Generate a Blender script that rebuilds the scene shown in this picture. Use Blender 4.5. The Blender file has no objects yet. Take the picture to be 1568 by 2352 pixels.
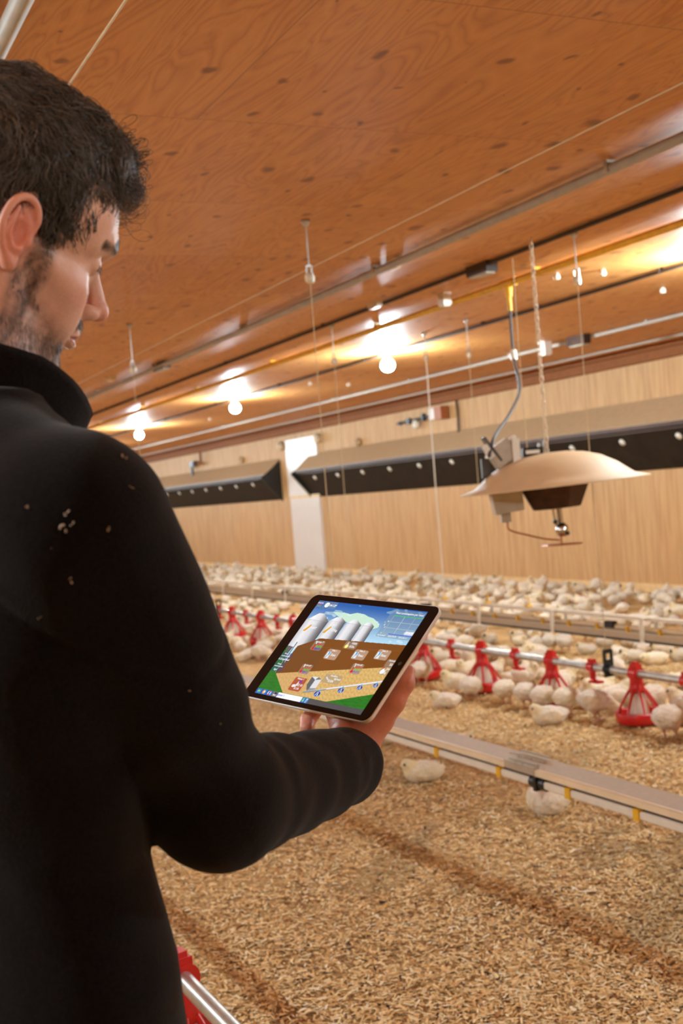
import bpy, math, random
import numpy as np
from mathutils import Vector, Matrix
from math import pi, sin, cos, radians, atan
random.seed(7); RNG = np.random.default_rng(7)
SC = bpy.context.scene; COL = SC.collection

# ------------------------------------------------------------------ camera
F = 2800.0; CAMH = 1.5
psi = atan(1332 / F); pit = .0141; rol = radians(4.574)
Z = Vector((0, 0, 1)); f0 = Vector((sin(psi), cos(psi), 0)); r0 = Vector((cos(psi), -sin(psi), 0))
fwd = cos(pit) * f0 - sin(pit) * Z; u1 = sin(pit) * f0 + cos(pit) * Z
rgt = cos(rol) * r0 - sin(rol) * u1; upv = sin(rol) * r0 + cos(rol) * u1
cd = bpy.data.cameras.new('camera'); cam = bpy.data.objects.new('camera', cd); COL.objects.link(cam)
M = Matrix((rgt, upv, -fwd)).transposed().to_4x4(); M.translation = Vector((0, 0, CAMH))
cam.matrix_world = M
cd.sensor_fit = 'HORIZONTAL'; cd.sensor_width = 24.0; cd.lens = F * 24.0 / 1568
cd.clip_start = .05; cd.clip_end = 200
cd.dof.use_dof = True; cd.dof.focus_distance = 1.75; cd.dof.aperture_fstop = 7.5
SC.camera = cam

# ------------------------------------------------------------------ world, exposure
w = bpy.data.worlds.new('world'); SC.world = w; w.use_nodes = True
w.node_tree.nodes['Background'].inputs[0].default_value = (1, .8, .6, 1)
w.node_tree.nodes['Background'].inputs[1].default_value = .05
SC.view_settings.view_transform = 'Standard'; SC.view_settings.look = 'None'
SC.view_settings.gamma = 1; SC.view_settings.use_curve_mapping = False
EXPO = 0.14; SC.view_settings.exposure = EXPO
BULB = 1040.0          # emission of the ceiling bulbs
ROW_X = (6.1, -2.4); ROW_Y = [-3.05, 1.65, 6.45, 11.4, 16.0, 20.8, 25.5, 30.2, 35, 40, 45]

fl = bpy.data.lights.new('bounce_fill', 'AREA'); fl.shape = 'DISK'; fl.size = .12; fl.energy = 18; fl.color = (1, .92, .82)  # added fill lamp near the camera, aimed up to imitate a bounced flash
flo = bpy.data.objects.new('bounce_fill', fl); COL.objects.link(flo); flo.location = (-.15, -.25, 1.75); flo.rotation_euler = (pi - .15, 0, .2)

# ------------------------------------------------------------------ materials
def srgb(r, g, b):
    f = lambda c: (c / 12.92 if c <= .04045 else ((c + .055) / 1.055) ** 2.4)
    return (f(r / 255), f(g / 255), f(b / 255), 1)
class NT:
    def __init__(s, name):
        s.m = bpy.data.materials.new(name); s.m.use_nodes = True; s.t = s.m.node_tree
        s.b = s.t.nodes['Principled BSDF']
    def n(s, typ, **kw):
        nd = s.t.nodes.new(typ)
        for k, v in kw.items():
            if k.startswith('i_'):
                key = k[2:]; key = int(key) if key.isdigit() else key.replace('_', ' ')
                nd.inputs[key].default_value = v
            else: setattr(nd, k, v)
        return nd
    def l(s, a, b): s.t.links.new(a, b)
    def math(s, op, a, b=None, c=None):
        nd = s.n('ShaderNodeMath', operation=op)
        for i, v in enumerate((a, b, c)):
            if v is None: continue
            if isinstance(v, (int, float)): nd.inputs[i].default_value = v
            else: s.l(v, nd.inputs[i])
        return nd.outputs[0]
    def coord(s, scale=(1, 1, 1), out='Object'):
        tc = s.n('ShaderNodeTexCoord'); mp = s.n('ShaderNodeMapping'); mp.inputs['Scale'].default_value = scale
        s.l(tc.outputs[out], mp.inputs[0]); return mp.outputs[0]
    def noise(s, vec, scale, detail=3, dist=0, rough=.5):
        nd = s.n('ShaderNodeTexNoise'); nd.inputs['Scale'].default_value = scale; nd.inputs['Detail'].default_value = detail
        nd.inputs['Distortion'].default_value = dist; nd.inputs['Roughness'].default_value = rough
        s.l(vec, nd.inputs['Vector']); return nd.outputs[0]
    def ramp(s, fac, stops):
        nd = s.n('ShaderNodeValToRGB'); cr = nd.color_ramp
        while len(cr.elements) < len(stops): cr.elements.new(.5)
        for e, (p, c) in zip(cr.elements, stops): e.position = p; e.color = c
        s.l(fac, nd.inputs[0]); return nd.outputs[0]
    def mix(s, fac, a, b, mode='MIX'):
        nd = s.n('ShaderNodeMix', data_type='RGBA', blend_type=mode)
        for i, v in ((0, fac), (6, a), (7, b)):
            if isinstance(v, (int, float)): nd.inputs[i].default_value = v
            elif isinstance(v, tuple): nd.inputs[i].default_value = v
            else: s.l(v, nd.inputs[i])
        return nd.outputs[2]
    def bump(s, h, dist=.002, strength=.6):
        nd = s.n('ShaderNodeBump'); nd.inputs['Strength'].default_value = strength; nd.inputs['Distance'].default_value = dist
        s.l(h, nd.inputs['Height']); s.l(nd.outputs[0], s.b.inputs['Normal'])
    def col(s, c):
        if isinstance(c, tuple): s.b.inputs['Base Color'].default_value = c
        else: s.l(c, s.b.inputs['Base Color'])
    def set(s, rough=.5, metal=0, spec=.5):
        s.b.inputs['Roughness'].default_value = rough; s.b.inputs['Metallic'].default_value = metal
        s.b.inputs['Specular IOR Level'].default_value = spec

def simple(name, c, rough=.5, metal=0, spec=.5, var=.12, scale=14, bump=0):
    t = NT(name); t.set(rough, metal, spec)
    v = t.noise(t.coord(), scale, 4)
    d = tuple(x * (1 - var) for x in c[:3]) + (1,); l = tuple(min(1, x * (1 + var)) for x in c[:3]) + (1,)
    t.col(t.ramp(v, [(.3, d), (.7, l)]))
    if bump: t.bump(t.noise(t.coord(), scale * 8, 4), bump)
    return t.m

def ply_ceiling():
    t = NT('plywood_ceiling'); t.set(.5, 0, .35)
    tc = t.n('ShaderNodeTexCoord').outputs['Object']
    sep = t.n('ShaderNodeSeparateXYZ'); t.l(tc, sep.inputs[0]); X, Y = sep.outputs[0], sep.outputs[1]
    # sheets 2.44 (across, X) by 1.22 (Y), staggered
    yy = t.math('DIVIDE', t.math('ADD', Y, -5.645 + 12.2), 1.22); row = t.math('FLOOR', yy)
    st = t.math('MULTIPLY', t.math('MODULO', row, 2), .5)
    xx = t.math('ADD', t.math('DIVIDE', t.math('ADD', X, -1.625 + 24.4), 2.44), st); cl = t.math('FLOOR', xx)
    cid = t.n('ShaderNodeCombineXYZ'); t.l(row, cid.inputs[0]); t.l(cl, cid.inputs[1])
    wn = t.n('ShaderNodeTexWhiteNoise', noise_dimensions='3D'); t.l(cid.outputs[0], wn.inputs[0]); rnd = wn.outputs[0]
    off = t.n('ShaderNodeVectorMath', operation='SCALE'); t.l(wn.outputs[1], off.inputs[0]); off.inputs['Scale'].default_value = 30
    add = t.n('ShaderNodeVectorMath', operation='ADD'); t.l(tc, add.inputs[0]); t.l(off.outputs[0], add.inputs[1])
    mp = t.n('ShaderNodeMapping'); t.l(add.outputs[0], mp.inputs[0]); mp.inputs['Scale'].default_value = (3.0, .5, 1)
    base = t.noise(mp.outputs[0], 1.5, 2.5, .9)
    rings = t.math('FRACT', t.math('MULTIPLY', base, 13))
    rings = t.math('ABSOLUTE', t.math('SUBTRACT', rings, .5))
    mp2 = t.n('ShaderNodeMapping'); t.l(add.outputs[0], mp2.inputs[0]); mp2.inputs['Scale'].default_value = (40, 4, 1)
    fib = t.noise(mp2.outputs[0], 2.5, 5)
    blot = t.noise(add.outputs[0], 1.1, 3)
    c = t.ramp(rings, [(.0, srgb(168, 102, 46)), (.14, srgb(200, 135, 67)), (.3, srgb(210, 147, 76)), (.5, srgb(220, 159, 86))])
    c = t.mix(.25, c, t.ramp(fib, [(.3, srgb(172, 105, 50)), (.7, srgb(222, 159, 90))]))
    c = t.mix(.35, c, t.ramp(blot, [(.3, srgb(190, 116, 62)), (.7, srgb(220, 156, 92))]))
    c = t.mix(t.math('MULTIPLY', rnd, .22), c, srgb(232, 176, 110))
    # knots repeated in rows, as peeled veneer shows
    def knots(sx, sy, rad, vec):
        mk = t.n('ShaderNodeMapping'); t.l(vec, mk.inputs[0]); mk.inputs['Scale'].default_value = (sx, sy, 1)
        mk.inputs['Rotation'].default_value = (0, 0, .12)
        vo = t.n('ShaderNodeTexVoronoi', voronoi_dimensions='2D'); vo.inputs['Randomness'].default_value = .55; vo.inputs['Scale'].default_value = 1
        t.l(mk.outputs[0], vo.inputs['Vector'])
        sx_ = t.n('ShaderNodeSeparateColor'); t.l(vo.outputs['Color'], sx_.inputs[0])
        r = t.math('MULTIPLY', t.math('POWER', sx_.outputs[0], 1.7), rad)
        return t.math('SUBTRACT', 1, t.n_smooth(vo.outputs['Distance'], t.math('MULTIPLY', r, .3), r))
    def n_smooth(v, a, b):
        nd = t.n('ShaderNodeMapRange', interpolation_type='SMOOTHSTEP'); t.l(v, nd.inputs[0])
        t.l(a, nd.inputs[1]); t.l(b, nd.inputs[2]); return nd.outputs[0]
    t.n_smooth = n_smooth
    wv = t.n('ShaderNodeVectorMath', operation='ADD'); t.l(add.outputs[0], wv.inputs[0])
    ns = t.n('ShaderNodeTexNoise'); ns.inputs['Scale'].default_value = 9; t.l(add.outputs[0], ns.inputs['Vector'])
    sc = t.n('ShaderNodeVectorMath', operation='SCALE'); t.l(ns.outputs['Color'], sc.inputs[0]); sc.inputs['Scale'].default_value = .09
    t.l(sc.outputs[0], wv.inputs[1])
    k1 = knots(4.2, 2.9, .22, wv.outputs[0])
    c = t.mix(t.math('MULTIPLY', k1, .75), c, srgb(112, 62, 28))
    # seams
    def seam(v, wdt):
        f = t.math('FRACT', v); f = t.math('MINIMUM', f, t.math('SUBTRACT', 1, f)); return t.math('LESS_THAN', f, wdt)
    sm = t.math('MAXIMUM', seam(yy, .0018), seam(xx, .0009))
    c = t.mix(t.math('MULTIPLY', sm, .6), c, srgb(110, 62, 30))
    t.col(c)
    t.bump(t.math('SUBTRACT', t.math('MULTIPLY', fib, .3), sm), .001, .5)
    return t.m

def ply_wall():
    t = NT('plywood_wall'); t.set(.55, 0, .3)
    tc = t.n('ShaderNodeTexCoord').outputs['Object']
    sep = t.n('ShaderNodeSeparateXYZ'); t.l(tc, sep.inputs[0]); Y, Zc = sep.outputs[1], sep.outputs[2]
    yy = t.math('DIVIDE', t.math('ADD', Y, 20), 1.22); row = t.math('FLOOR', yy)
    wn = t.n('ShaderNodeTexWhiteNoise', noise_dimensions='1D'); t.l(row, wn.inputs['W'])
    mp = t.n('ShaderNodeMapping'); t.l(tc, mp.inputs[0]); mp.inputs['Scale'].default_value = (1, 9, .7)
    g = t.noise(mp.outputs[0], 2.2, 5, .4)
    c = t.ramp(g, [(.3, srgb(184, 139, 90)), (.55, srgb(203, 160, 109)), (.8, srgb(215, 174, 122))])
    c = t.mix(t.math('MULTIPLY', wn.outputs[0], .25), c, srgb(206, 150, 92))
    mk = t.n('ShaderNodeMapping'); t.l(tc, mk.inputs[0]); mk.inputs['Scale'].default_value = (1, 5.2, 2.2)
    vo = t.n('ShaderNodeTexVoronoi'); vo.inputs['Randomness'].default_value = .4; vo.inputs['Scale'].default_value = 1
    t.l(mk.outputs[0], vo.inputs['Vector'])
    k = t.math('LESS_THAN', vo.outputs['Distance'], .07)
    c = t.mix(t.math('MULTIPLY', k, .5), c, srgb(160, 98, 56))
    f = t.math('FRACT', yy); f = t.math('MINIMUM', f, t.math('SUBTRACT', 1, f)); sm = t.math('LESS_THAN', f, .003)
    c = t.mix(t.math('MULTIPLY', sm, .35), c, srgb(140, 92, 56))
    t.col(c); t.bump(g, .001, .3)
    return t.m

def litter_mat():
    t = NT('wood_shavings_litter'); t.set(.9, 0, .1)
    v = t.coord((1, 1, 1))
    a = t.n('ShaderNodeMapping'); t.l(v, a.inputs[0]); a.inputs['Scale'].default_value = (1, 2.6, 1); a.inputs['Rotation'].default_value = (0, 0, .5)
    b = t.n('ShaderNodeMapping'); t.l(v, b.inputs[0]); b.inputs['Scale'].default_value = (2.6, 1, 1); b.inputs['Rotation'].default_value = (0, 0, .3)
    n1 = t.noise(a.outputs[0], 36, 4, 1.2, .6); n2 = t.noise(b.outputs[0], 30, 4, 1.2, .6)
    fine = t.math('ADD', t.math('MULTIPLY', n1, .5), t.math('MULTIPLY', n2, .5))
    c = t.ramp(fine, [(.34, srgb(140, 98, 60)), (.43, srgb(206, 162, 104)), (.54, srgb(236, 200, 142)), (.66, srgb(250, 228, 186))])
    big = t.noise(v, 1.3, 5, .5, .6)
    c = t.mix(t.math('MULTIPLY', t.ramp(big, [(.42, (0, 0, 0, 1)), (.66, (1, 1, 1, 1))]), .5), c, srgb(136, 92, 52), 'MULTIPLY')
    t.col(c)
    t.bump(t.math('ADD', fine, t.math('MULTIPLY', big, 1.5)), .02, .8)
    return t.m

def attr_mat(name, rough, spec=.3, noise=.0, nscale=100, bump=0, sheen=0, sss=0):
    t = NT(name); t.set(rough, 0, spec)
    at = t.n('ShaderNodeAttribute', attribute_name='Col'); c = at.outputs['Color']
    if noise:
        v = t.noise(t.coord(), nscale, 4)
        c = t.mix(noise, c, t.ramp(v, [(.3, (.35, .33, .3, 1)), (.7, (1, 1, 1, 1))]), 'MULTIPLY')
    t.col(c)
    if name == 'chick_down':
        oi = t.n('ShaderNodeObjectInfo'); rv = t.ramp(oi.outputs['Random'], [(0, (.86, .80, .74, 1)), (.5, (.97, .93, .88, 1)), (1, (1, .96, .84, 1))]); c = t.mix(1.0, c, rv, 'MULTIPLY'); t.col(c)
    if bump: t.bump(t.noise(t.coord(), nscale * 1.5, 4), bump, .7)
    if sheen: t.b.inputs['Sheen Weight'].default_value = sheen
    if sss:
        t.b.inputs['Subsurface Weight'].default_value = sss; t.b.inputs['Subsurface Radius'].default_value = (1, .35, .2)
        t.b.inputs['Subsurface Scale'].default_value = .006
    return t.m
def emis(name, c, s):
    t = NT(name); t.col(c); t.b.inputs['Emission Color'].default_value = c; t.b.inputs['Emission Strength'].default_value = s
    return t.m
def emis_attr(name, s):
    t = NT(name); t.col((.01, .01, .01, 1)); t.set(.15, 0, .3)
    at = t.n('ShaderNodeAttribute', attribute_name='Col'); t.l(at.outputs['Color'], t.b.inputs['Emission Color'])
    t.b.inputs['Emission Strength'].default_value = s
    return t.m

MT = dict(
    ceil=ply_ceiling(), wall=ply_wall(), litter=litter_mat(),
    flake=attr_mat('shaving_flake', .85, .15),
    galv=simple('galvanised_steel', srgb(190, 188, 180), .35, .75, .5, .15, 20),
    pvc=simple('grey_conduit', srgb(176, 166, 152), .45, 0, .4, .08),
    cable=simple('dark_cable', srgb(62, 48, 40), .6),
    string=simple('pale_cord', srgb(205, 180, 140), .7),
    gas=simple('yellow_pipe_paint', srgb(232, 174, 30), .4),
    hose=simple('black_rubber', srgb(70, 66, 64), .5),
    black=simple('black_plastic', srgb(24, 26, 26), .4),
    white=simple('white_plastic', srgb(232, 222, 204), .35, var=.05),
    cream=simple('cream_plastic', srgb(236, 212, 176), .45, var=.06),
    taupe=simple('taupe_plastic', srgb(186, 166, 142), .6, var=.05, scale=40),
    red=simple('red_plastic', srgb(206, 30, 30), .28, 0, .6, .1),
    yellow=simple('yellow_plastic', srgb(232, 178, 40), .4),
    cone=simple('cloudy_plastic', srgb(226, 208, 186), .35, var=.1),
    feed=simple('feed_mash', srgb(150, 100, 56), .9, scale=200, var=.4),
    dish=simple('beige_enamel', srgb(222, 190, 146), .6, 0, .3, .05, 6),
    burner=simple('scorched_metal', srgb(66, 40, 26), .45, .5, .5, .35, 18),
    steel=simple('polished_steel', srgb(205, 200, 190), .15, 1, .5, .05),
    brass=simple('copper_rod', srgb(186, 110, 66), .35, .6),
    greybox=simple('grey_metal_box', srgb(182, 168, 148), .45, .2),
    baffle=simple('dark_baffle_board', srgb(36, 27, 18), .6, 0, .2, .3, 6),
    hood=simple('taupe_hood_board', srgb(188, 158, 122), .5, 0, .3, .06),
    panel=simple('white_wall_sheet', srgb(228, 216, 206), .3, 0, .5, .03, 3),
    motor=simple('orange_motor', srgb(170, 96, 50), .5),
    glass=None,
)
MT['skin'] = attr_mat('skin', .42, .4, .12, 300, .0004, 0, .12)
MT['hair'] = attr_mat('dark_brown_hair', .36, .6)
t = NT('black_fleece'); t.set(1, 0, .05)
v = t.noise(t.coord(), 420, 4); t.col(t.ramp(v, [(.3, srgb(12, 11, 13)), (.7, srgb(26, 24, 27))]))
t.b.inputs['Sheen Weight'].default_value = .10; t.b.inputs['Sheen Roughness'].default_value = .5
t.bump(v, .001, .6); MT['fleece'] = t.m
MT['denim'] = simple('dark_trousers', srgb(28, 30, 38), .9, scale=300)
MT['boot'] = simple('black_boots', srgb(26, 24, 22), .5)
MT['chick'] = attr_mat('chick_down', .95, .08, .25, 90, .004, .3)
MT['bulb'] = emis('lit_bulb', (.86, 1.03, 1.12, 1), BULB)
MT['screen'] = emis_attr('lit_screen', .95)
MT['bezel'] = simple('black_glass_bezel', srgb(15, 10, 13), .22, 0, .22, .05)
MT['alu'] = simple('silver_aluminium', srgb(246, 244, 242), .3, .1, .5, .03)

# ------------------------------------------------------------------ mesh helpers
def mesh_np(name, V, Fc, smooth=True, cols=None):
    V = np.asarray(V, np.float32); Fc = np.asarray(Fc, np.int32); k = Fc.shape[1]
    me = bpy.data.meshes.new(name); me.vertices.add(len(V)); me.vertices.foreach_set('co', V.ravel())
    me.loops.add(Fc.size); me.loops.foreach_set('vertex_index', Fc.ravel())
    me.polygons.add(len(Fc)); me.polygons.foreach_set('loop_start', np.arange(0, Fc.size, k, dtype=np.int32))
    if smooth: me.polygons.foreach_set('use_smooth', np.ones(len(Fc), bool))
    me.update(calc_edges=True)
    if cols is not None: set_cols(me, cols)
    return me
def set_cols(me, cols):
    a = me.color_attributes.new('Col', 'FLOAT_COLOR', 'POINT')
    c = np.ones((len(me.vertices), 4), np.float32); c[:, :3] = cols; a.data.foreach_set('color', c.ravel())
class MB:
    def __init__(s): s.v = []; s.f = []; s.sm = []
    def add(s, V, Fc, smooth=False):
        o = len(s.v); s.v += [tuple(p) for p in V]; s.f += [tuple(i + o for i in f) for f in Fc]; s.sm += [smooth] * len(Fc); return s
    def box(s, c, d, rot=None, bev=0):
        x, y, z = (q / 2 for q in d); V = []
        for sx in (-1, 1):
            for sy in (-1, 1):
                for sz in (-1, 1): V.append(Vector((sx * x, sy * y, sz * z)))
        if rot is not None: V = [rot @ q for q in V]
        V = [q + Vector(c) for q in V]
        return s.add(V, [(0, 1, 3, 2), (4, 6, 7, 5), (0, 4, 5, 1), (2, 3, 7, 6), (0, 2, 6, 4), (1, 5, 7, 3)])
    def tube(s, pts, r, n=10, caps=True):
        pts = [Vector(p) for p in pts]; rs = r if isinstance(r, (list, tuple)) else [r] * len(pts)
        V = []; prev = None
        for i, p in enumerate(pts):
            d = (pts[min(i + 1, len(pts) - 1)] - pts[max(i - 1, 0)]).normalized()
            if prev is None:
                a = d.orthogonal().normalized()
            else:
                a = (prev - d * prev.dot(d)); a = a.normalized() if a.length > 1e-6 else d.orthogonal().normalized()
            prev = a; b = d.cross(a)
            for k in range(n):
                q = 2 * pi * k / n; V.append(p + (a * cos(q) + b * sin(q)) * rs[i])
        Fc = []
        for i in range(len(pts) - 1):
            for k in range(n): Fc.append((i * n + k, i * n + (k + 1) % n, (i + 1) * n + (k + 1) % n, (i + 1) * n + k))
        s.add(V, Fc, True)
        if caps: s.add(V[:n], [tuple(range(n - 1, -1, -1))]); s.add(V[-n:], [tuple(range(n))])
        return s
    def lathe(s, prof, n=32, c=(0, 0, 0), rot=None, a0=0, a1=2 * pi):
        full = abs(a1 - a0 - 2 * pi) < 1e-6; m = n if full else n + 1; V = []
        for r, z in prof:
            for k in range(m):
                q = a0 + (a1 - a0) * k / n; p = Vector((r * cos(q), r * sin(q), z))
                if rot is not None: p = rot @ p
                V.append(p + Vector(c))
        Fc = [(i * m + k, i * m + (k + 1) % m, (i + 1) * m + (k + 1) % m, (i + 1) * m + k) for i in range(len(prof) - 1) for k in range(n)]
        return s.add(V, Fc, True)
    def prism(s, poly, y0, y1):          # profile in x,z extruded along y
        n = len(poly); V = [(x, y0, z) for x, z in poly] + [(x, y1, z) for x, z in poly]
        Fc = [(i, (i + 1) % n, n + (i + 1) % n, n + i) for i in range(n)] + [tuple(range(n - 1, -1, -1)), tuple(range(n, 2 * n))]
        return s.add(V, Fc)
    def mesh(s, name):
        me = bpy.data.meshes.new(name); me.from_pydata(s.v, [], s.f); me.polygons.foreach_set('use_smooth', s.sm); me.update(); return me
def link(name, me, mat, parent=None):
    if isinstance(me, MB): me = me.mesh(name)
    o = bpy.data.objects.new(name, me); COL.objects.link(o)
    if mat is not None and me is not None and not me.materials: me.materials.append(MT[mat] if isinstance(mat, str) else mat)
    if parent is not None: o.parent = parent
    return o
def tag(o, label, cat, group=None, kind=None):
    if label: o['label'] = label
    if cat: o['category'] = cat
    if group: o['group'] = group
    if kind: o['kind'] = kind
    return o
def thing(name, label, cat, loc=(0, 0, 0), rz=0, group=None):
    o = bpy.data.objects.new(name, None); COL.objects.link(o); o.location = loc; o.rotation_euler = (0, 0, rz); o.empty_display_size = .05
    return tag(o, label, cat, group)
def struct(name, me, mat, parent=None):
    o = link(name, me, mat, parent)
    if parent is None: o['kind'] = 'structure'
    return o
def dup(root, loc, rz=None, label=None, group=None):
    r = root.copy(); COL.objects.link(r); r.location = loc
    if rz is not None: r.rotation_euler = (0, 0, rz)
    if label: r['label'] = label
    if group: r['group'] = group
    for ch in list(root.children):
        c = ch.copy(); COL.objects.link(c); c.parent = r
        for g in ch.children:
            d = g.copy(); COL.objects.link(d); d.parent = c
    return r

# ------------------------------------------------------------------ implicit surfaces (one continuous skin)
def smin(a, b, k): h = np.clip(.5 + .5 * (b - a) / k, 0, 1); return b + (a - b) * h - k * h * (1 - h)
def smax(a, b, k): return -smin(-a, -b, k)
def ell(p, c, r, R=None):
    q = p - np.array(c, np.float32)
    if R is not None: q = q @ np.asarray(R, np.float32)
    r = np.array(r, np.float32); k0 = np.linalg.norm(q / r, axis=1); k1 = np.linalg.norm(q / (r * r), axis=1)
    return k0 * (k0 - 1) / np.maximum(k1, 1e-6)
def cap(p, a, b, ra, rb=None):
    rb = ra if rb is None else rb
    a = np.array(a, np.float32); b = np.array(b, np.float32); ab = b - a
    t = np.clip((p - a) @ ab / (ab @ ab + 1e-12), 0, 1)
    return np.linalg.norm(p - a - t[:, None] * ab, axis=1) - (ra + (rb - ra) * t)
def chain(p, pts, rs, k=.0):
    d = None
    for i in range(len(pts) - 1):
        q = cap(p, pts[i], pts[i + 1], rs[i], rs[i + 1]); d = q if d is None else (smin(d, q, k) if k else np.minimum(d, q))
    return d
def loft(p, zs, cx, cy, rx, ry):
    z = p[:, 2]; cxx = np.interp(z, zs, cx); cyy = np.interp(z, zs, cy); a = np.interp(z, zs, rx); b = np.interp(z, zs, ry)
    q = np.sqrt(((p[:, 0] - cxx) / a) ** 2 + ((p[:, 1] - cyy) / b) ** 2)
    d = (q - 1) * np.minimum(a, b); return np.maximum(d, np.maximum(zs[0] - z, z - zs[-1]))
def snet(f, lo, hi, h):
    lo = np.array(lo, float); hi = np.array(hi, float); B = 8
    nb = np.ceil((hi - lo) / (h * B)).astype(int); n = nb * B + 1
    vol = np.full(n, 1.0, np.float32)
    bc = np.stack(np.meshgrid(*[np.arange(k) for k in nb], indexing='ij'), -1).reshape(-1, 3)
    cen = (lo + (bc + .5) * B * h).astype(np.float32); d = f(cen); rad = B * h * .8661 * 1.5
    act = bc[np.abs(d) < rad]; ina = np.abs(d) >= rad
    for q, s in zip(bc[ina], d[ina]):
        if s < 0: vol[q[0] * B:q[0] * B + B + 1, q[1] * B:q[1] * B + B + 1, q[2] * B:q[2] * B + B + 1] = -1
    o = np.stack(np.meshgrid(*[np.arange(B + 1)] * 3, indexing='ij'), -1).reshape(-1, 3)
    for i in range(0, len(act), 400):
        ii = (act[i:i + 400, None, :] * B + o[None]).reshape(-1, 3)
        vol[ii[:, 0], ii[:, 1], ii[:, 2]] = f((lo + ii * h).astype(np.float32))
    S = vol < 0; c = [slice(None, -1), slice(1, None)]
    cnt = sum(S[c[a], c[b], c[g]].astype(np.int8) for a in (0, 1) for b in (0, 1) for g in (0, 1))
    cells = np.argwhere((cnt > 0) & (cnt < 8)); idx = np.full(cnt.shape, -1, np.int32); idx[tuple(cells.T)] = np.arange(len(cells))
    acc = np.zeros((len(cells), 3)); m = np.zeros(len(cells))
    cor = [(a, b, g) for a in (0, 1) for b in (0, 1) for g in (0, 1)]
    for A in cor:
        for ax in range(3):
            if A[ax]: continue
            Bc = list(A); Bc[ax] = 1
            va = vol[cells[:, 0] + A[0], cells[:, 1] + A[1], cells[:, 2] + A[2]]; vb = vol[cells[:, 0] + Bc[0], cells[:, 1] + Bc[1], cells[:, 2] + Bc[2]]
            k = (va < 0) != (vb < 0); t = va / np.where(k, va - vb, 1); t = np.clip(t, 0, 1)
            pt = np.tile(np.array(A, float), (len(cells), 1)); pt[:, ax] = t
            acc[k] += pt[k]; m[k] += 1
    V = lo + (cells + acc / m[:, None]) * h
    Q = []
    for ax in range(3):
        u, v_ = [(1, 2), (2, 0), (0, 1)][ax]
        s0 = [slice(None)] * 3; s1 = [slice(None)] * 3; s0[ax] = slice(None, -1); s1[ax] = slice(1, None)
        a = S[tuple(s0)]; b = S[tuple(s1)]; e = np.argwhere(a != b)
        e = e[(e[:, u] > 0) & (e[:, v_] > 0) & (e[:, u] < idx.shape[u]) & (e[:, v_] < idx.shape[v_])]
        fl = a[tuple(e.T)]
        def ix(du, dv):
            q = e.copy(); q[:, u] -= du; q[:, v_] -= dv; return idx[tuple(q.T)]
        q = np.stack([ix(1, 1), ix(0, 1), ix(0, 0), ix(1, 0)], 1); q[~fl] = q[~fl][:, ::-1]; Q.append(q)
    Q = np.concatenate(Q); Q = Q[(Q >= 0).all(1)]
    return V, Q
def wob(p, s, seed=0):      # cheap smooth noise
    r = np.random.default_rng(seed); o = np.zeros(len(p))
    for i in range(6):
        k = r.normal(0, 1, 3) * s * (1 + .35 * i); o += np.sin(p @ k + r.uniform(0, 6.28) + 1.3 * np.sin(p @ (k[[1, 2, 0]] * .7) + i)) / (1 + .5 * i)
    return o / 3.2
# ------------------------------------------------------------------ the barn shell
CZ = 2.98; WX = 9.85; Y0, Y1 = -6.0, 62.0; LX = -12.0
def slab(lo, hi):
    m = MB(); m.box([(a + b) / 2 for a, b in zip(lo, hi)], [b - a for a, b in zip(lo, hi)]); return m
struct('ceiling', slab((LX, Y0, CZ), (WX + .2, Y1, CZ + .1)), 'ceil')
struct('wall_right', slab((WX, Y0, -.1), (WX + .2, Y1, CZ)), 'wall')
struct('wall_left', slab((LX - .2, Y0, -.1), (LX, Y1, CZ + .1)), 'wall')
struct('wall_back', slab((LX, Y0 - .2, -.1), (WX + .2, Y0, CZ + .1)), 'wall')
struct('wall_far', slab((LX, Y1, -.1), (WX + .2, Y1 + .2, CZ + .1)), 'wall')
# litter floor, slightly uneven
gx = np.concatenate([np.arange(LX, 0, 1.0), np.arange(0, 6, .05), np.arange(6, WX + .01, .35)]); gy = np.concatenate([np.arange(Y0, 1, .8), np.arange(1, 11, .05), np.arange(11, Y1 + .5, .9)])
GX, GY = np.meshgrid(gx, gy, indexing='ij'); P = np.stack([GX.ravel(), GY.ravel(), 0 * GX.ravel()], 1)
P[:, 2] = -.006 + .008 * wob(P * [1, .45, 1], 3.2, 3) + .006 * wob(P, 11, 4)
ny = len(gy); I = np.arange(len(gx) - 1)[:, None] * ny + np.arange(ny - 1)[None]
Fq = np.stack([I, I + ny, I + ny + 1, I + 1], -1).reshape(-1, 4)
struct('floor', mesh_np('floor', P, Fq), 'litter')
MT['trimb'] = simple('brown_trim_board', srgb(142, 86, 48), .7, 0, .15)
m = MB(); m.box((WX - .06, 28, CZ - .085), (.12, 68, .17)); m.box((WX - .16, 28, CZ - .03), (.1, 68, .06)); struct('trim_1', m, 'trimb')
MT['sill'] = simple('pale_base_board', srgb(232, 196, 140), .6)
struct('baseboard_right', slab((WX - .03, Y0, -.02), (WX, Y1, .10)), 'sill')
# white sheet on the wall between the two air inlets
t = thing('wall_sheet', 'tall white sheet on the far wall between the two dark air inlets', 'panel', (WX, 22.25, 0))
m = MB(); m.box((-.03, 0, .76), (.06, 1.42, 1.48)); link('lower_sheet', m, 'panel', t)
m = MB(); m.box((-.03, 0, 2.12), (.06, 1.50, 1.14)); link('upper_sheet', m, 'panel', t)
m = MB(); m.box((-.035, 0, 1.525), (.06, 1.44, .05)); link('joint_strip', m, 'sill', t)

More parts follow.
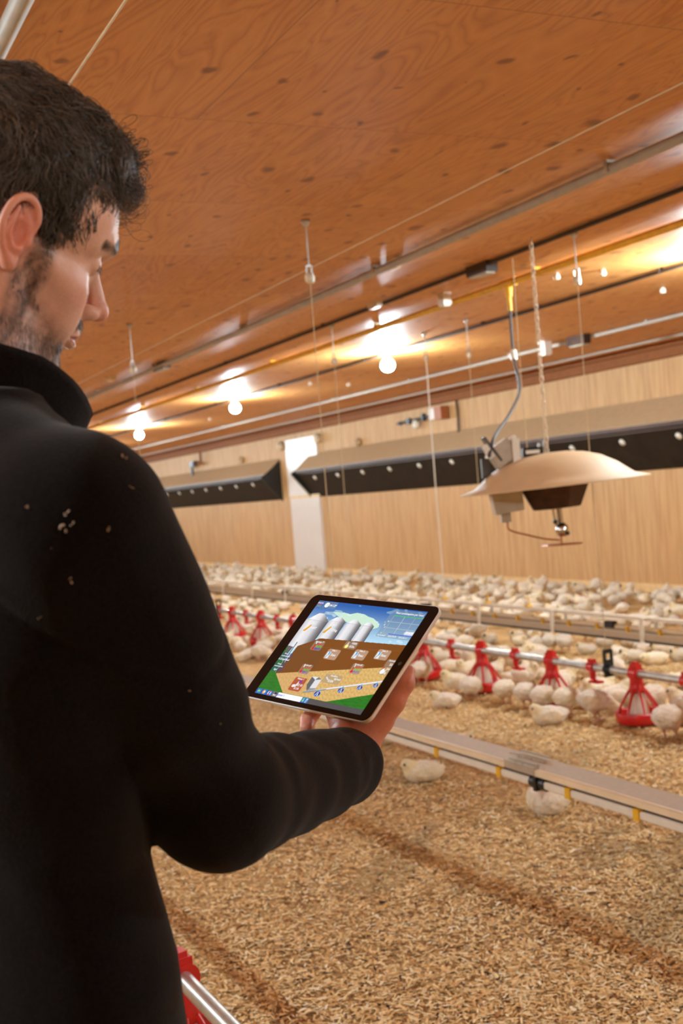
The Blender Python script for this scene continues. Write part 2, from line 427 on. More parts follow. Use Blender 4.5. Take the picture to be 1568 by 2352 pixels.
def pulley(name, loc, label, r=.035, rz=0, mat='cream', group=None):
    p = thing(name, label, 'pulley', loc, rz, group)
    m = MB(); m.lathe([(.001, -.010), (r, -.012), (r * .8, 0), (r, .012), (.001, .010)], 18, rot=Matrix.Rotation(pi / 2, 3, 'X')); link('wheel', m, mat, p)
    m = MB(); m.box((0, -.016, .02), (.012, .004, .09)); m.box((0, .016, .02), (.012, .004, .09)); m.box((0, 0, .065), (.014, .036, .008)); link('bracket', m, 'galv', p)
    return p
pulley('rope_pulley', (WX - .07, 21.35, 2.62), 'pale round pulley on the wall at the upper right of the white sheet', .10)
pulley('rope_pulley', (WX - .07, 23.2, 2.60), 'pale round pulley on the wall at the upper left of the white sheet', .10)

# air inlets: a sloped hood board, a dark baffle under it and triangular end cheeks
def inlet(ya, yb, label, near_end, far_end):
    t = thing('air_inlet', label, 'air inlet', (WX, (ya + yb) / 2, 0)); L = (yb - ya) / 2
    m = MB(); m.prism([(-.0, 2.34), (-.0, 2.36), (-.36, 2.05), (-.36, 2.01)], -L, L); link('hood_board', m, 'hood', t)
    m = MB(); m.prism([(-.355, 2.005), (-.375, 2.005), (-.02, 1.50), (0, 1.50)], -L, L); link('baffle', m, 'baffle', t)
    m = MB(); m.prism([(-.36, 1.99), (-.39, 1.99), (-.39, 2.04), (-.36, 2.04)], -L, L); m.prism([(-.34, 1.955), (-.36, 1.955), (-.36, 1.97), (-.34, 1.97)], -L, L); link('edge_rail', m, 'burner', t)
    for e, s in ((-L, near_end), (L, far_end)):
        if not s: continue
        m = MB(); m.prism([(.0, 1.46), (0, 2.30), (-.46, 1.98)], e - .015, e + .015); link('cheek', m, 'black', t)
    if far_end:
        m = MB(); m.tube([(-.44, L + .03, 1.98), (-.0, L + .03, 1.45)], .022, 6); link('cheek_strut', m, 'greybox', t)
    y = ya + .9; k = 0
    while y < yb and k < 24:
        m = MB(); d = Matrix.Rotation(radians(-55), 3, 'Y')
        m.lathe([(.0, .0), (.045, .0), (.045, .02), (.0, .03)], 12, rot=Matrix.Rotation(radians(-125), 3, 'Y'))
        o = link('cable_guide', m, 'white', t); o.location = (-.275, y - (ya + yb) / 2, 1.87); y += 1.02; k += 1
    return t
inlet(7.0, 21.9, 'long dark slatted air inlet on the wall right of the white sheet', False, True)
inlet(23.5, 45.0, 'dark air inlet on the wall left of the white sheet, behind the jacket shoulder', True, False)

# winch rods and motors high on the wall
t = thing('actuator', 'small orange motor on black rod high on the wall above the right air inlet', 'motor', (WX - .10, 16.9, 2.64))
m = MB(); m.box((0, -.32, .02), (.14, .22, .2)); link('motor_body', m, 'motor', t)
m = MB(); m.box((0, -.12, .02), (.13, .16, .17)); link('motor_flange', m, 'panel', t)
m = MB(); m.tube([(0, 0, 0), (0, 1.15, -.03)], .02, 8); m.box((0, .25, 0), (.06, .06, .12)); m.box((0, .75, -.02), (.05, .1, .1)); m.box((0, 1.05, -.03), (.05, .04, .06)); link('drive_rod', m, 'black', t)
m = MB(); m.lathe([(0, -.03), (.07, -.03), (.07, .03), (0, .03)], 14, c=(0, .52, -.09), rot=Matrix.Rotation(pi / 2, 3, 'Y')); link('rope_wheel', m, 'white', t)
t = thing('conduit_drop', 'thin brown conduit curving down the wall beside the orange motor', 'conduit', (WX - .04, 16.2, 2.55))
m = MB(); m.tube([(0, .35, .33), (0, .1, .33), (0, 0, .28), (0, -.02, .1), (0, 0, -.28)], .018, 8); link('pipe', m, 'burner', t)
t = thing('rope_guide', 'small dark rope guide bracket on the wall above the left air inlet', 'bracket', (WX - .10, 28.8, 2.55))
m = MB(); m.box((0, 0, 0), (.10, .3, .14)); m.box((0, .12, -.18), (.05, .06, .36)); link('bracket', m, 'black', t)
m = MB(); m.tube([(0, 0, .0), (0, -.75, -.03)], .02, 8); m.tube([(0, -.6, .0), (0, -.6, .38)], .03, 8); link('rod', m, 'trimb', t)
for y, z, l in ((19.7, 2.42, 'small pale anchor on the wall right of the white sheet'), (25.6, 2.45, 'small brown anchor on the wall left of the white sheet')):
    m = MB(); m.lathe([(0, -.05), (.07, -.05), (.08, 0), (.05, .05), (0, .06)], 12, rot=Matrix.Rotation(-pi / 2, 3, 'Y')); o = link('wall_anchor', m, 'hood'); o.location = (WX - .05, y, z); tag(o, l, 'anchor')

# ------------------------------------------------------------------ ceiling runs
def run(name, X, z, r, mat, label, cat, clip=None, ya=-5.5, yb=58, step=2.44, cliplab='strap', sag=0, n=8):
    t = thing(name, label, cat, (X, 0, z)); pts = []; y = ya
    while y < yb:
        pts.append((0, y, 0)); pts.append((0, y + step / 2, -sag)); y += step
    m = MB(); m.tube(pts, r, n); link('run', m, mat, t)
    if clip:
        y = 2.2
        while y < 34:
            m = MB(); m.box((0, 0, r * .5), (r * 2.3, .025, r * 2.3)); o = link(cliplab, m, clip, t); o.location = (0, y, 0); y += step
    return t
run('conduit', 3.76, 2.94, .027, 'pvc', 'pale grey conduit running the length of the plywood ceiling, nearest on the right', 'conduit', 'greybox')
run('power_cable', 4.50, 2.960, .015, 'cable', 'dark cable along the ceiling between grey conduit and yellow gas pipe', 'cable', 'cable')
run('gas_pipe', 5.02, 2.935, .026, 'gas', 'yellow gas pipe fixed along the plywood ceiling', 'pipe', 'gas')
run('light_cable', 6.12, 2.955, .016, 'cable', 'dark cable linking the row of lit ceiling bulbs', 'cable', 'cable')
run('conduit', 8.02, 2.95, .020, 'pvc', 'grey conduit along the ceiling near the far wall', 'conduit', 'pvc')
run('conduit', 9.2, 2.95, .016, 'pvc', 'thin conduit along the ceiling close to the brown wall trim', 'conduit')
run('winch_pipe', .745, 2.90, .030, 'pvc', 'thick blurred grey pipe at the top left corner of the ceiling', 'pipe', 'galv')
run('winch_cable', .88, 2.715, .0035, 'string', 'thin pale cable crossing the ceiling just above the man\'s hair', 'cable', n=5)
run('winch_cable', 2.75, 2.72, .0026, 'string', 'thin pale winch cable beside the grey conduit above the near drinker line', 'cable', n=5)
# hanging cords with their pulleys
def drop(X, Y, zt, zb, label, plabel, r=.0026, mat='string'):
    m = MB(); m.tube([(0, 0, 0), (0, .01, (zb - zt) * .5), (0, 0, zb - zt)], r, 6); o = link('hanging_cord', m, mat); o.location = (X, Y, zt - .03); tag(o, label, 'cord')
    if plabel:
        pulley('rope_pulley', (X, Y, zt), plabel, .030, .5)
        m = MB(); m.tube([(0, 0, .07), (0, 0, CZ - zt)], .004, 6); m.lathe([(.0, CZ - zt), (.03, CZ - zt), (.012, CZ - zt - .03), (0, CZ - zt - .03)], 10); o = link('ceiling_hook', m, 'galv'); o.location = (X, Y, zt); tag(o, plabel.replace('pulley', 'hook') + ', screwed to the ceiling', 'hook')
drop(2.75, 5.94, 2.67, .37, 'pale cord hanging from the ceiling left of the lit bulbs, above the near drinker line', 'pale pulley on the ceiling left of the brightest bulb')
drop(2.75, 9.40, 2.62, .37, 'faint cord hanging by the jacket shoulder, above the near drinker line', 'small pulley on the ceiling above the jacket shoulder')
drop(4.6, 6.07, 2.69, .36, 'pale cord hanging right of the heater chain, above the feeder line', 'round pulley on the ceiling right of the heater chain')
drop(4.6, 9.57, 2.66, .33, 'pale cord hanging between the two brightest bulbs, above the feeder line', 'small pulley on the ceiling between the two brightest bulbs')
drop(5.85, 9.38, 2.66, .42, 'pale cord hanging just right of the brightest bulb, above the far drinker line', 'small pulley beside the yellow gas pipe left of the hose')
drop(5.85, 10.15, 2.74, .42, 'bright white cord lit by the bulb beside it', 'white pulley lit by the brightest bulb beside it', .006, 'white')
drop(4.38, 6.42, 2.92, 1.64, 'thin double cord hanging just left of the heater chain', None, .003)
# boxes on the ceiling
def cbox(X, Y, d, mat, label, name='junction_box', z=None, lid=None):
    t = thing(name, label, 'box', (X, Y, (z or CZ) - d[2] / 2))
    m = MB(); m.box((0, 0, 0), d); link('body', m, mat, t)
    m = MB(); m.box((0, 0, -d[2] / 2 - .006), (d[0] * .8, d[1] * .8, .012)); link('lid', m, lid or mat, t)
cbox(4.52, 7.0, (.09, .26, .07), 'cable', 'dark junction box on the ceiling cable left of the gas pipe tee', lid='greybox')
cbox(3.78, 11.9, (.08, .36, .07), 'cable', 'dark junction box on the grey conduit above the jacket collar', lid='greybox')
cbox(7.95, 10.55, (.09, .30, .10), 'burner', 'dark junction box on the far conduit right of the heater chain', lid='greybox')
cbox(7.8, 10.95, (.09, .12, .14), 'panel', 'pale box beside the dark box on the far conduit')
cbox(4.86, 8.08, (.07, .09, .09), 'white', 'small white cube on the ceiling between cable and gas pipe', name='sensor_box')
cbox(4.45, 8.45, (.05, .16, .04), 'white', 'small white cover by the dark cable above the brightest bulb', name='cable_cover')
cbox(3.85, 7.0, (.04, .14, .03), 'cream', 'small cream cover just below the grey conduit', name='cable_cover')
cbox(3.55, 13.0, (.06, .20, .04), 'cream', 'small cream cover on the grey conduit by the jacket collar', name='cable_cover')
for X, Y, l in ((5.35, 7.3, 'small white ceiling hook right of the gas pipe'), (5.65, 7.15, 'small white ceiling anchor beside the pulley on the right'), (6.8, 7.85, 'small white ceiling anchor near the right edge of the picture'), (6.5, 14.3, 'small white ceiling anchor right of the middle bulb'), (7.0, 19.6, 'small white ceiling anchor right of the farthest bulb'), (7.2, 14.6, 'small pale ceiling anchor beyond the middle bulb')):
    m = MB(); m.lathe([(0, -.014), (.022, -.012), (.026, .004), (.020, .022), (.012, .03)], 12); o = link('ceiling_anchor', m, 'white'); o.location = (X, Y, CZ - .03); tag(o, l, 'anchor')
# gas pipe tee, hose to the heater
t = thing('gas_tee', 'yellow tee and drop pipe on the ceiling gas pipe above the heater hose', 'pipe fitting', (5.02, 7.44, 2.935))
m = MB(); m.tube([(0, -.09, 0), (0, .09, 0)], .032, 12); m.tube([(0, 0, 0), (0, 0, -.07)], .03, 12); m.tube([(0, 0, -.07), (.0, 0, -.20)], .018, 10); link('tee', m, 'gas', t)
m = MB(); m.tube([(0, 0, -.06), (0, 0, -.10)], .028, 6); link('nut', m, 'gas', t)
def cr(pts, n=8):
    pts = [Vector(p) for p in pts]; pts = [pts[0] * 2 - pts[1]] + pts + [pts[-1] * 2 - pts[-2]]; out = []
    for i in range(1, len(pts) - 2):
        a, b, c, d = pts[i - 1:i + 3]
        for k in range(n):
            s = k / n; out.append(.5 * ((2 * b) + (c - a) * s + (2 * a - 5 * b + 4 * c - d) * s * s + (3 * b - a - 3 * c + d) * s ** 3))
    return out + [pts[-2]]
t = thing('gas_hose', 'black hose hanging from the yellow tee and curving down to the heater', 'hose', (0, 0, 0))
HP = [(5.02, 7.44, 2.76), (4.99, 7.40, 2.55), (4.93, 7.30, 2.35), (4.75, 7.0, 2.12), (4.40, 6.62, 1.93), (4.10, 6.35, 1.78), (4.01, 6.29, 1.66)]
m = MB(); m.tube(cr(HP), .011, 10); link('tube', m, 'hose', t)
m = MB(); m.tube([(4.955, 7.345, 2.43), (4.945, 7.325, 2.36)], .024, 12); link('coupling', m, 'white', t)
cn = thing('heater_chain', 'pale link chain hanging from the ceiling to the round heater', 'chain', (4.38, 6.21, 0))
m = MB(); zz = 2.96; k = 0
while zz > 1.655:
    ring = [(.011 * cos(a) if k % 2 else 0, 0 if k % 2 else .011 * cos(a), zz + .024 * sin(a)) for a in [2 * pi * i / 8 for i in range(9)]]
    m.tube(ring, .0042, 5, caps=False); zz -= .037; k += 1
link('links', m, 'cream', cn)

# ------------------------------------------------------------------ ceiling bulbs
bl = ['brightest lit bulb on the ceiling, above the wall inlet and left of the heater', 'lit ceiling bulb second nearest of the three in view', 'lit ceiling bulb farthest of the three, just above the jacket shoulder']
def bulb():
    t = thing('light_bulb', 'lit white bulb on the ceiling cable', 'light bulb', (0, 0, CZ), group='bulbs along the ceiling')
    m = MB(); m.lathe([(0, 0), (.06, 0), (.06, -.02), (.03, -.045), (.028, -.075), (0, -.075)], 20); link('lamp_holder', m, 'white', t)
    m = MB(); m.lathe([(.018, -.070), (.026, -.080), (.050, -.100), (.068, -.128), (.074, -.155), (.068, -.183), (.048, -.208), (.024, -.220), (.0, -.222)], 20); link('bulb_globe', m, 'bulb', t)
    return t
b0 = bulb(); used = False
for xi, X in enumerate(ROW_X):
    for Y in ROW_Y:
        if xi and Y > 22: continue
        if xi == 1 and Y < 0: continue
        lab = ('lit ceiling bulb far down the barn, hidden behind the man' if xi == 0 and Y > 21 else 'lit ceiling bulb just beyond the right edge of the picture' if xi == 0 and Y == 6.45 else 'lit ceiling bulb outside the picture') if not (xi == 0 and 11 < Y < 21) else bl[{11.4: 0, 16.0: 1, 20.8: 2}[Y]]
        if not used: b0.location = (X, Y, CZ); b0['label'] = lab; used = True
        else: dup(b0, (X, Y, CZ), label=lab)

# ------------------------------------------------------------------ round gas heater
H_ = thing('brooder_heater', 'round beige domed gas heater hanging on a chain over the chicks', 'heater', (4.41, 6.21, 1.49), -psi)
tl = Matrix.Rotation(radians(-2.3), 3, 'Y')
m = MB(); pr = [(0, .168), (.10, .166), (.20, .152), (.30, .120), (.39, .070), (.45, .022), (.49, -.008), (.58, -.034)]
m.lathe(pr + [(.583, -.040), (.49, -.016)] + [(r * .98, z - .008) for r, z in reversed(pr[:-2])], 72, rot=tl); link('canopy', m, 'dish', H_)
m = MB(); m.lathe([(.20, .02), (.235, .0), (.225, -.03), (.155, -.175), (.14, -.178), (0, -.178)], 8, rot=tl @ Matrix.Rotation(.3, 3, 'Z')); o = link('burner_bowl', m, 'burner', H_); o.data.polygons.foreach_set('use_smooth', [False] * len(o.data.polygons))
m = MB(); m.tube([(.02, 0, -.17), (.025, 0, -.27)], .018, 12); m.tube([(-.02, -.01, -.18), (-.005, -.01, -.29)], .008, 8); m.lathe([(0, -.045), (.025, -.042), (.04, -.02), (.042, 0), (.035, .025), (.02, .04), (0, .042)], 20, c=(.03, 0, -.31)); link('pilot_burner', m, 'steel', H_)
m = MB(); m.lathe([(0, 0), (.014, 0), (.014, .02), (0, .02)], 10, c=(-.015, -.03, -.26), rot=Matrix.Rotation(pi / 2, 3, 'X')); m.lathe([(0, 0), (.012, 0), (.012, .02), (0, .02)], 10, c=(.055, -.03, -.335), rot=Matrix.Rotation(pi / 2, 3, 'X')); link('pilot_knob', m, 'black', H_)
m = MB(); m.lathe([(0, -.403), (.13, -.400), (.13, -.404), (0, -.407)], 24, c=(.02, 0, 0)); m.tube([(.02, 0, -.35), (.02, 0, -.405)], .006, 6); link('guard_plate', m, 'brass', H_)
m = MB(); m.tube(cr([(-.30, .02, -.24), (-.29, .01, -.29), (-.18, 0, -.33), (-.08, 0, -.36), (.01, 0, -.375)], 5), .006, 8); link('pilot_tube', m, 'brass', H_)
m = MB(); m.add([(-.40, -.09, -.03), (-.21, -.09, -.02), (-.21, .09, -.02), (-.40, .09, -.03), (-.375, -.07, -.19), (-.20, -.07, -.17), (-.20, .07, -.17), (-.375, .07, -.19)], [(0, 3, 2, 1), (4, 5, 6, 7), (0, 1, 5, 4), (1, 2, 6, 5), (2, 3, 7, 6), (3, 0, 4, 7)]); m.box((-.31, 0, -.21), (.06, .06, .06)); link('valve_box', m, 'greybox', H_)
R1 = Matrix.Rotation(radians(-32), 3, 'Y')
m = MB(); m.box((-.305, 0, .185), (.15, .16, .13), R1); o = link('control_box', m, 'greybox', H_)
m = MB(); m.box((-.365, -.0, .215), (.012, .17, .18), R1); m.box((-.41, 0, .10), (.05, .05, .12)); link('control_edge', m, 'hose', o)
m = MB(); m.box((-.395, -.086, .20), (.04, .006, .09), R1); link('control_label', m, 'white', o)
m = MB(); m.box((-.225, -.02, .19), (.045, .14, .15)); m.box((-.27, 0, .25), (.12, .12, .02), R1); link('bracket', m, 'white', H_)
m = MB(); m.box((-.12, -.02, .175), (.12, .10, .06)); link('bracket', m, 'black', H_)
m = MB(); m.box((-.125, -.075, .178), (.085, .006, .022)); link('rating_plate', m, 'white', H_)
m = MB(); m.box((-.045, 0, .18), (.05, .05, .03)); m.tube([(-.045, 0, .17), (-.035, 0, .24)], .012, 8); m.tube([(-.075, 0, .17), (-.07, 0, .23)], .009, 8); link('chain_lug', m, 'galv', H_)

# ------------------------------------------------------------------ near drinker line
D = thing('drinker_line', 'cream drinker line with flat grey top rail crossing the litter nearest the camera', 'drinker line', (2.75, 0, .305))
m = MB(); m.prism([(.055, .052), (.055, .058), (-.020, .034), (-.020, .028)], -5, 40); m.prism([(.020, .0), (.030, .0), (.058, .052), (.050, .052)], -5, 40); link('top_rail', m, 'taupe', D)
m = MB(); m.prism([(-.032, .006), (-.014, .006), (-.014, .034), (-.024, .034), (-.032, .028)], -5, 40); link('bar', m, 'cream', D)
m = MB(); m.prism([(-.016, -.006), (.02, -.006), (.02, .006), (-.016, .006)], -5, 40); link('slot', m, 'burner', D)
m = MB(); m.prism([(-.034, -.032), (-.028, -.038), (0, -.038), (.006, -.032), (.006, -.012), (-.028, -.006), (-.034, -.012)], -5, 40); link('water_pipe', m, 'white', D)
y = 5.473 - .365 * 4
nip = None
k = 0
for y in (3.07, 3.48, 3.888, 4.376, 4.9, 5.473, 5.95, 6.45, 6.95, 7.45, 7.95, 8.4, 8.9, 9.4):
    m = MB(); m.box((-.018, 0, -.021), (.042, .032, .042)); o = link('nipple_saddle', m, 'yellow', D); o.location = (0, y, 0)
    m = MB(); m.tube([(0, 0, 0), (0, 0, -.035)], .006, 8); n_ = link('nipple', m, 'steel', o); n_.location = (-.015, 0, -.042)
for y in (4.10, 7.72):
    m = MB(); m.tube([(-.015, -.05, -.022), (-.015, .05, -.022)], .026, 14); m.box((-.015, .0, -.022), (.06, .02, .055)); o = link('pipe_coupling', m, 'black', D); o.location = (0, y, 0)
m = MB()
for i in range(5): m.box((.018, -.09 + i * .045, .052), (.075, .008, .006), Matrix.Rotation(radians(18), 3, 'Y'))
m.box((.052, 0, .062), (.006, .2, .008)); m.box((-.012, 0, .040), (.006, .2, .008)); m.box((-.024, 0, .02), (.020, .22, .034)); o = link('rail_joiner', m, 'greybox', D); o.location = (0, 4.22, .004)
for y, yl in ((5.94, 'n'), (9.40, 'f'), (3.2, 'g')):
    m = MB(); m.tube([(0, 0, .03), (0, 0, .10)], .004, 6); m.box((0, 0, .035), (.07, .02, .006)); o = link('hanger_eye', m, 'galv', D); o.location = (0, y, .02)

# ------------------------------------------------------------------ far drinker line
D2 = thing('drinker_line', 'white drinker line with white straps and dark lower edge, beyond the red feeders', 'drinker line', (5.85, 0, .24))
m = MB(); m.prism([(-.03, .150), (.03, .150), (.03, .175), (-.03, .178)], -2, 50); link('top_rail', m, 'white', D2)
m = MB(); m.tube([(0, -2, .085), (0, 50, .085)], .017, 10); link('water_pipe', m, 'cream', D2)
m = MB(); m.prism([(-.065, .012), (.065, .012), (.07, .06), (.062, .06), (.058, .022), (-.058, .022), (-.062, .06), (-.07, .06)], -2, 50); link('drip_gutter', m, 'taupe', D2)
m = MB(); m.prism([(-.068, -.004), (.068, -.004), (.068, .012), (-.068, .012)], -2, 50); link('base_strip', m, 'black', D2)
for k in range(24):
    m = MB(); m.box((-.072, 0, .085), (.006, .045, .175)); m.box((0, 0, .178), (.15, .045, .008)); m.box((.072, 0, .085), (.006, .045, .175)); o = link('strap', m, 'white', D2); o.location = (0, 6.05 + 1.13 * k, 0)
for k in range(14):
    m = MB(); m.box((-.01, 0, .075), (.04, .03, .045)); o = link('nipple_saddle', m, 'yellow', D2); o.location = (0, 6.3 + .37 * k, 0)
for y in (7.62, 10.5, 14.1):
    m = MB(); m.box((-.01, 0, .10), (.05, .10, .05)); o = link('pipe_coupling', m, 'black', D2); o.location = (0, y, 0)
for y in (9.38, 10.15, 8.73):
    m = MB(); m.tube([(0, 0, .17), (0, 0, .26)], .006, 6); m.box((0, 0, .185), (.06, .04, .012)); o = link('hanger_eye', m, 'yellow', D2); o.location = (0, y, 0)

# ------------------------------------------------------------------ feeder line with pan feeders
FX = 4.6; FZ = .305
Fl = thing('feeder_pipe', 'shiny galvanised pipe carrying the row of red pan feeders', 'pipe', (FX, 0, FZ))
m = MB(); m.tube([(0, -3, 0), (0, 45, 0)], .0235, 20); link('pipe', m, 'galv', Fl)
for y in (5.0, 8.15, 11.2):
    m = MB(); m.tube([(0, -.05, 0), (0, .05, 0)], .027, 20); o = link('pipe_sleeve', m, 'galv', Fl); o.location = (0, y, 0)
def ringbar(m, a0, a1, r, rad, zc=0, n=10):
    m.tube([(r * sin(a0 + (a1 - a0) * i / n), 0, zc + r * cos(a0 + (a1 - a0) * i / n)) for i in range(n + 1)], rad, 8)
def feeder():
    t = thing('pan_feeder', 'red pan feeder', 'feeder', (FX, 0, 0), group='red pan feeders under the galvanised pipe')
    m = MB(); m.tube([(0, -.034, 0), (0, .034, 0)], .040, 18); m.box((0, 0, .038), (.044, .06, .034)); m.box((0, 0, .058), (.026, .044, .022))
    m.v = [(x, y, z + FZ) for x, y, z in m.v]
    m.lathe([(.040, FZ + .0), (.040, FZ - .05), (.044, FZ - .075), (.052, FZ - .105), (.044, FZ - .112)], 18); link('clamp', m, 'red', t)
    m = MB(); m.lathe([(.036, .195), (.045, .175), (.062, .08), (.066, .065), (.060, .065), (.038, .17)], 24); link('feed_cone', m, 'cone', t)
    for k in range(8):
        a = 2 * pi * (k + .5) / 8; c, s = cos(a), sin(a)
        m = MB(); m.tube([(r * c, r * s, z) for r, z in ((.042, .210), (.062, .185), (.092, .140), (.116, .100), (.126, .066))], [.011, .009, .008, .008, .008], 6); link('spoke', m, 'red', t)
    m = MB(); m.lathe([(0, .012), (.09, .010), (.120, .014), (.131, .024), (.138, .076), (.133, .082), (.126, .074), (.118, .030), (.09, .024), (0, .035)], 40)
    p = link('pan', m, 'red', t)
    m = MB(); m.lathe([(0, .066), (.07, .058), (.10, .045), (.120, .040)], 24); link('feed', m, 'feed', p)
    return t
def hanger():
    t = thing('drop_clamp', 'red clamp', 'clamp', (FX, 0, FZ), group='small red clamps between the pan feeders')
    m = MB(); m.tube([(0, -.03, 0), (0, .03, 0)], .033, 16); m.box((0, 0, .035), (.03, .05, .03)); link('saddle', m, 'red', t)
    m = MB(); m.tube([(0, 0, -.02), (0, 0, -.075)], .020, 12); m.tube([(0, .0, -.07), (-.02, -.05, -.085)], .013, 8); m.box((0, -.03, -.09), (.05, .09, .014)); link('outlet', m, 'red', t)
    return t
fd = feeder(); hg = hanger()
flab = {0: 'red pan feeder with white cone in clear view at the right, chicks at both sides', -1: 'red pan feeder cut by the right edge of the picture',
        1: 'red pan feeder behind a row of feeding chicks, left of the black hanger plate', 2: 'red pan feeder behind chicks, second to the right from the tablet',
        3: 'red pan feeder right beside the tablet edge, half hidden by a white chick'}
for k in range(-2, 12):
    y = 5.80 + .86 * k; lab = flab.get(k, {-2: 'red pan feeder just beyond the right edge of the picture', 4: 'red pan feeder hidden behind the upper half of the tablet', 5: 'red pan feeder at the left edge of the tablet, first in the distant crowd', 6: 'second red pan feeder left of the tablet in the distant crowd', 7: 'third red pan feeder left of the tablet in the distant crowd'}.get(k, 'red pan feeder far down the line, beside or behind the jacket'))
    if k == -2: fd.location = (FX, y, 0); fd['label'] = lab; hg.location = (FX, y + .43, FZ)
    else:
        dup(fd, (FX, y, 0), rz=.3 * k, label=lab); dup(hg, (FX, y + .42, FZ))
hl = {-1: 'small red clamp at the very right edge of the galvanised pipe', 0: 'small red clamp just left of the black hanger plate', 1: 'small red clamp between the two chick-crowded pan feeders left of centre', 2: 'small red clamp on the pipe, first to the right of the tablet'}
hs = [o for o in COL.objects if o.name.startswith('drop_clamp')]
for o in hs:
    k = round((o.location.y - 5.80 - .42) / .86); o['label'] = hl.get(k, {-2: 'small red clamp beyond the right edge of the picture', 3: 'small red clamp on the pipe at the tablet edge', 4: 'small red clamp hidden behind the tablet', 5: 'small red clamp nearest the left edge of the tablet', 6: 'second small red clamp left of the tablet', 7: 'third small red clamp left of the tablet, by the distant black plate'}.get(k, 'small red clamp far down the pipe behind the jacket'))
def plate(y, label):
    t = thing('hanger_plate', label, 'bracket', (FX, y, FZ), 0)
    m = MB(); o = [(-.030, -.045), (.030, -.045), (.034, .0), (.034, .115), (.026, .125), (-.026, .125), (-.034, .115), (-.034, .0)]
    i = [(-.016, .060), (.016, .060), (.020, .066), (.020, .094), (.016, .100), (-.016, .100), (-.020, .094), (-.020, .066)]
    V = [(x, -.008, z) for x, z in o] + [(x, -.008, z) for x, z in i] + [(x, .008, z) for x, z in o] + [(x, .008, z) for x, z in i]
    Fc = []
    for k in range(8):
        n = (k + 1) % 8; Fc += [(k, n, 8 + n, 8 + k), (16 + k, 24 + k, 24 + n, 16 + n), (k, 16 + k, 16 + n, n), (8 + k, 8 + n, 24 + n, 24 + k)]
    m.add(V, Fc); link('plate', m, 'black', t)
    m = MB(); m.tube([(0, -.03, 0), (0, .03, 0)], .030, 14); link('collar', m, 'black', t)
    return t
plate(6.055, 'black hanger plate with a square hole standing on the feeder pipe at the right')
plate(13.1, 'distant black hanger plate on the feeder pipe beside the jacket')

# nearest feeder line, only its corner shows at the jacket hem
N = thing('feeder_pipe', 'thick pale galvanised pipe at the bottom edge beside the jacket hem', 'pipe', (.88, 0, .30))
m = MB(); m.tube([(0, -3, 0), (0, 20, 0)], .0235, 20); link('pipe', m, 'galv', N)
n_f = dup(fd, (.88, 3.03, -.005), rz=.2, label='red pan feeder on the nearest pipe, mostly hidden by the jacket hem')
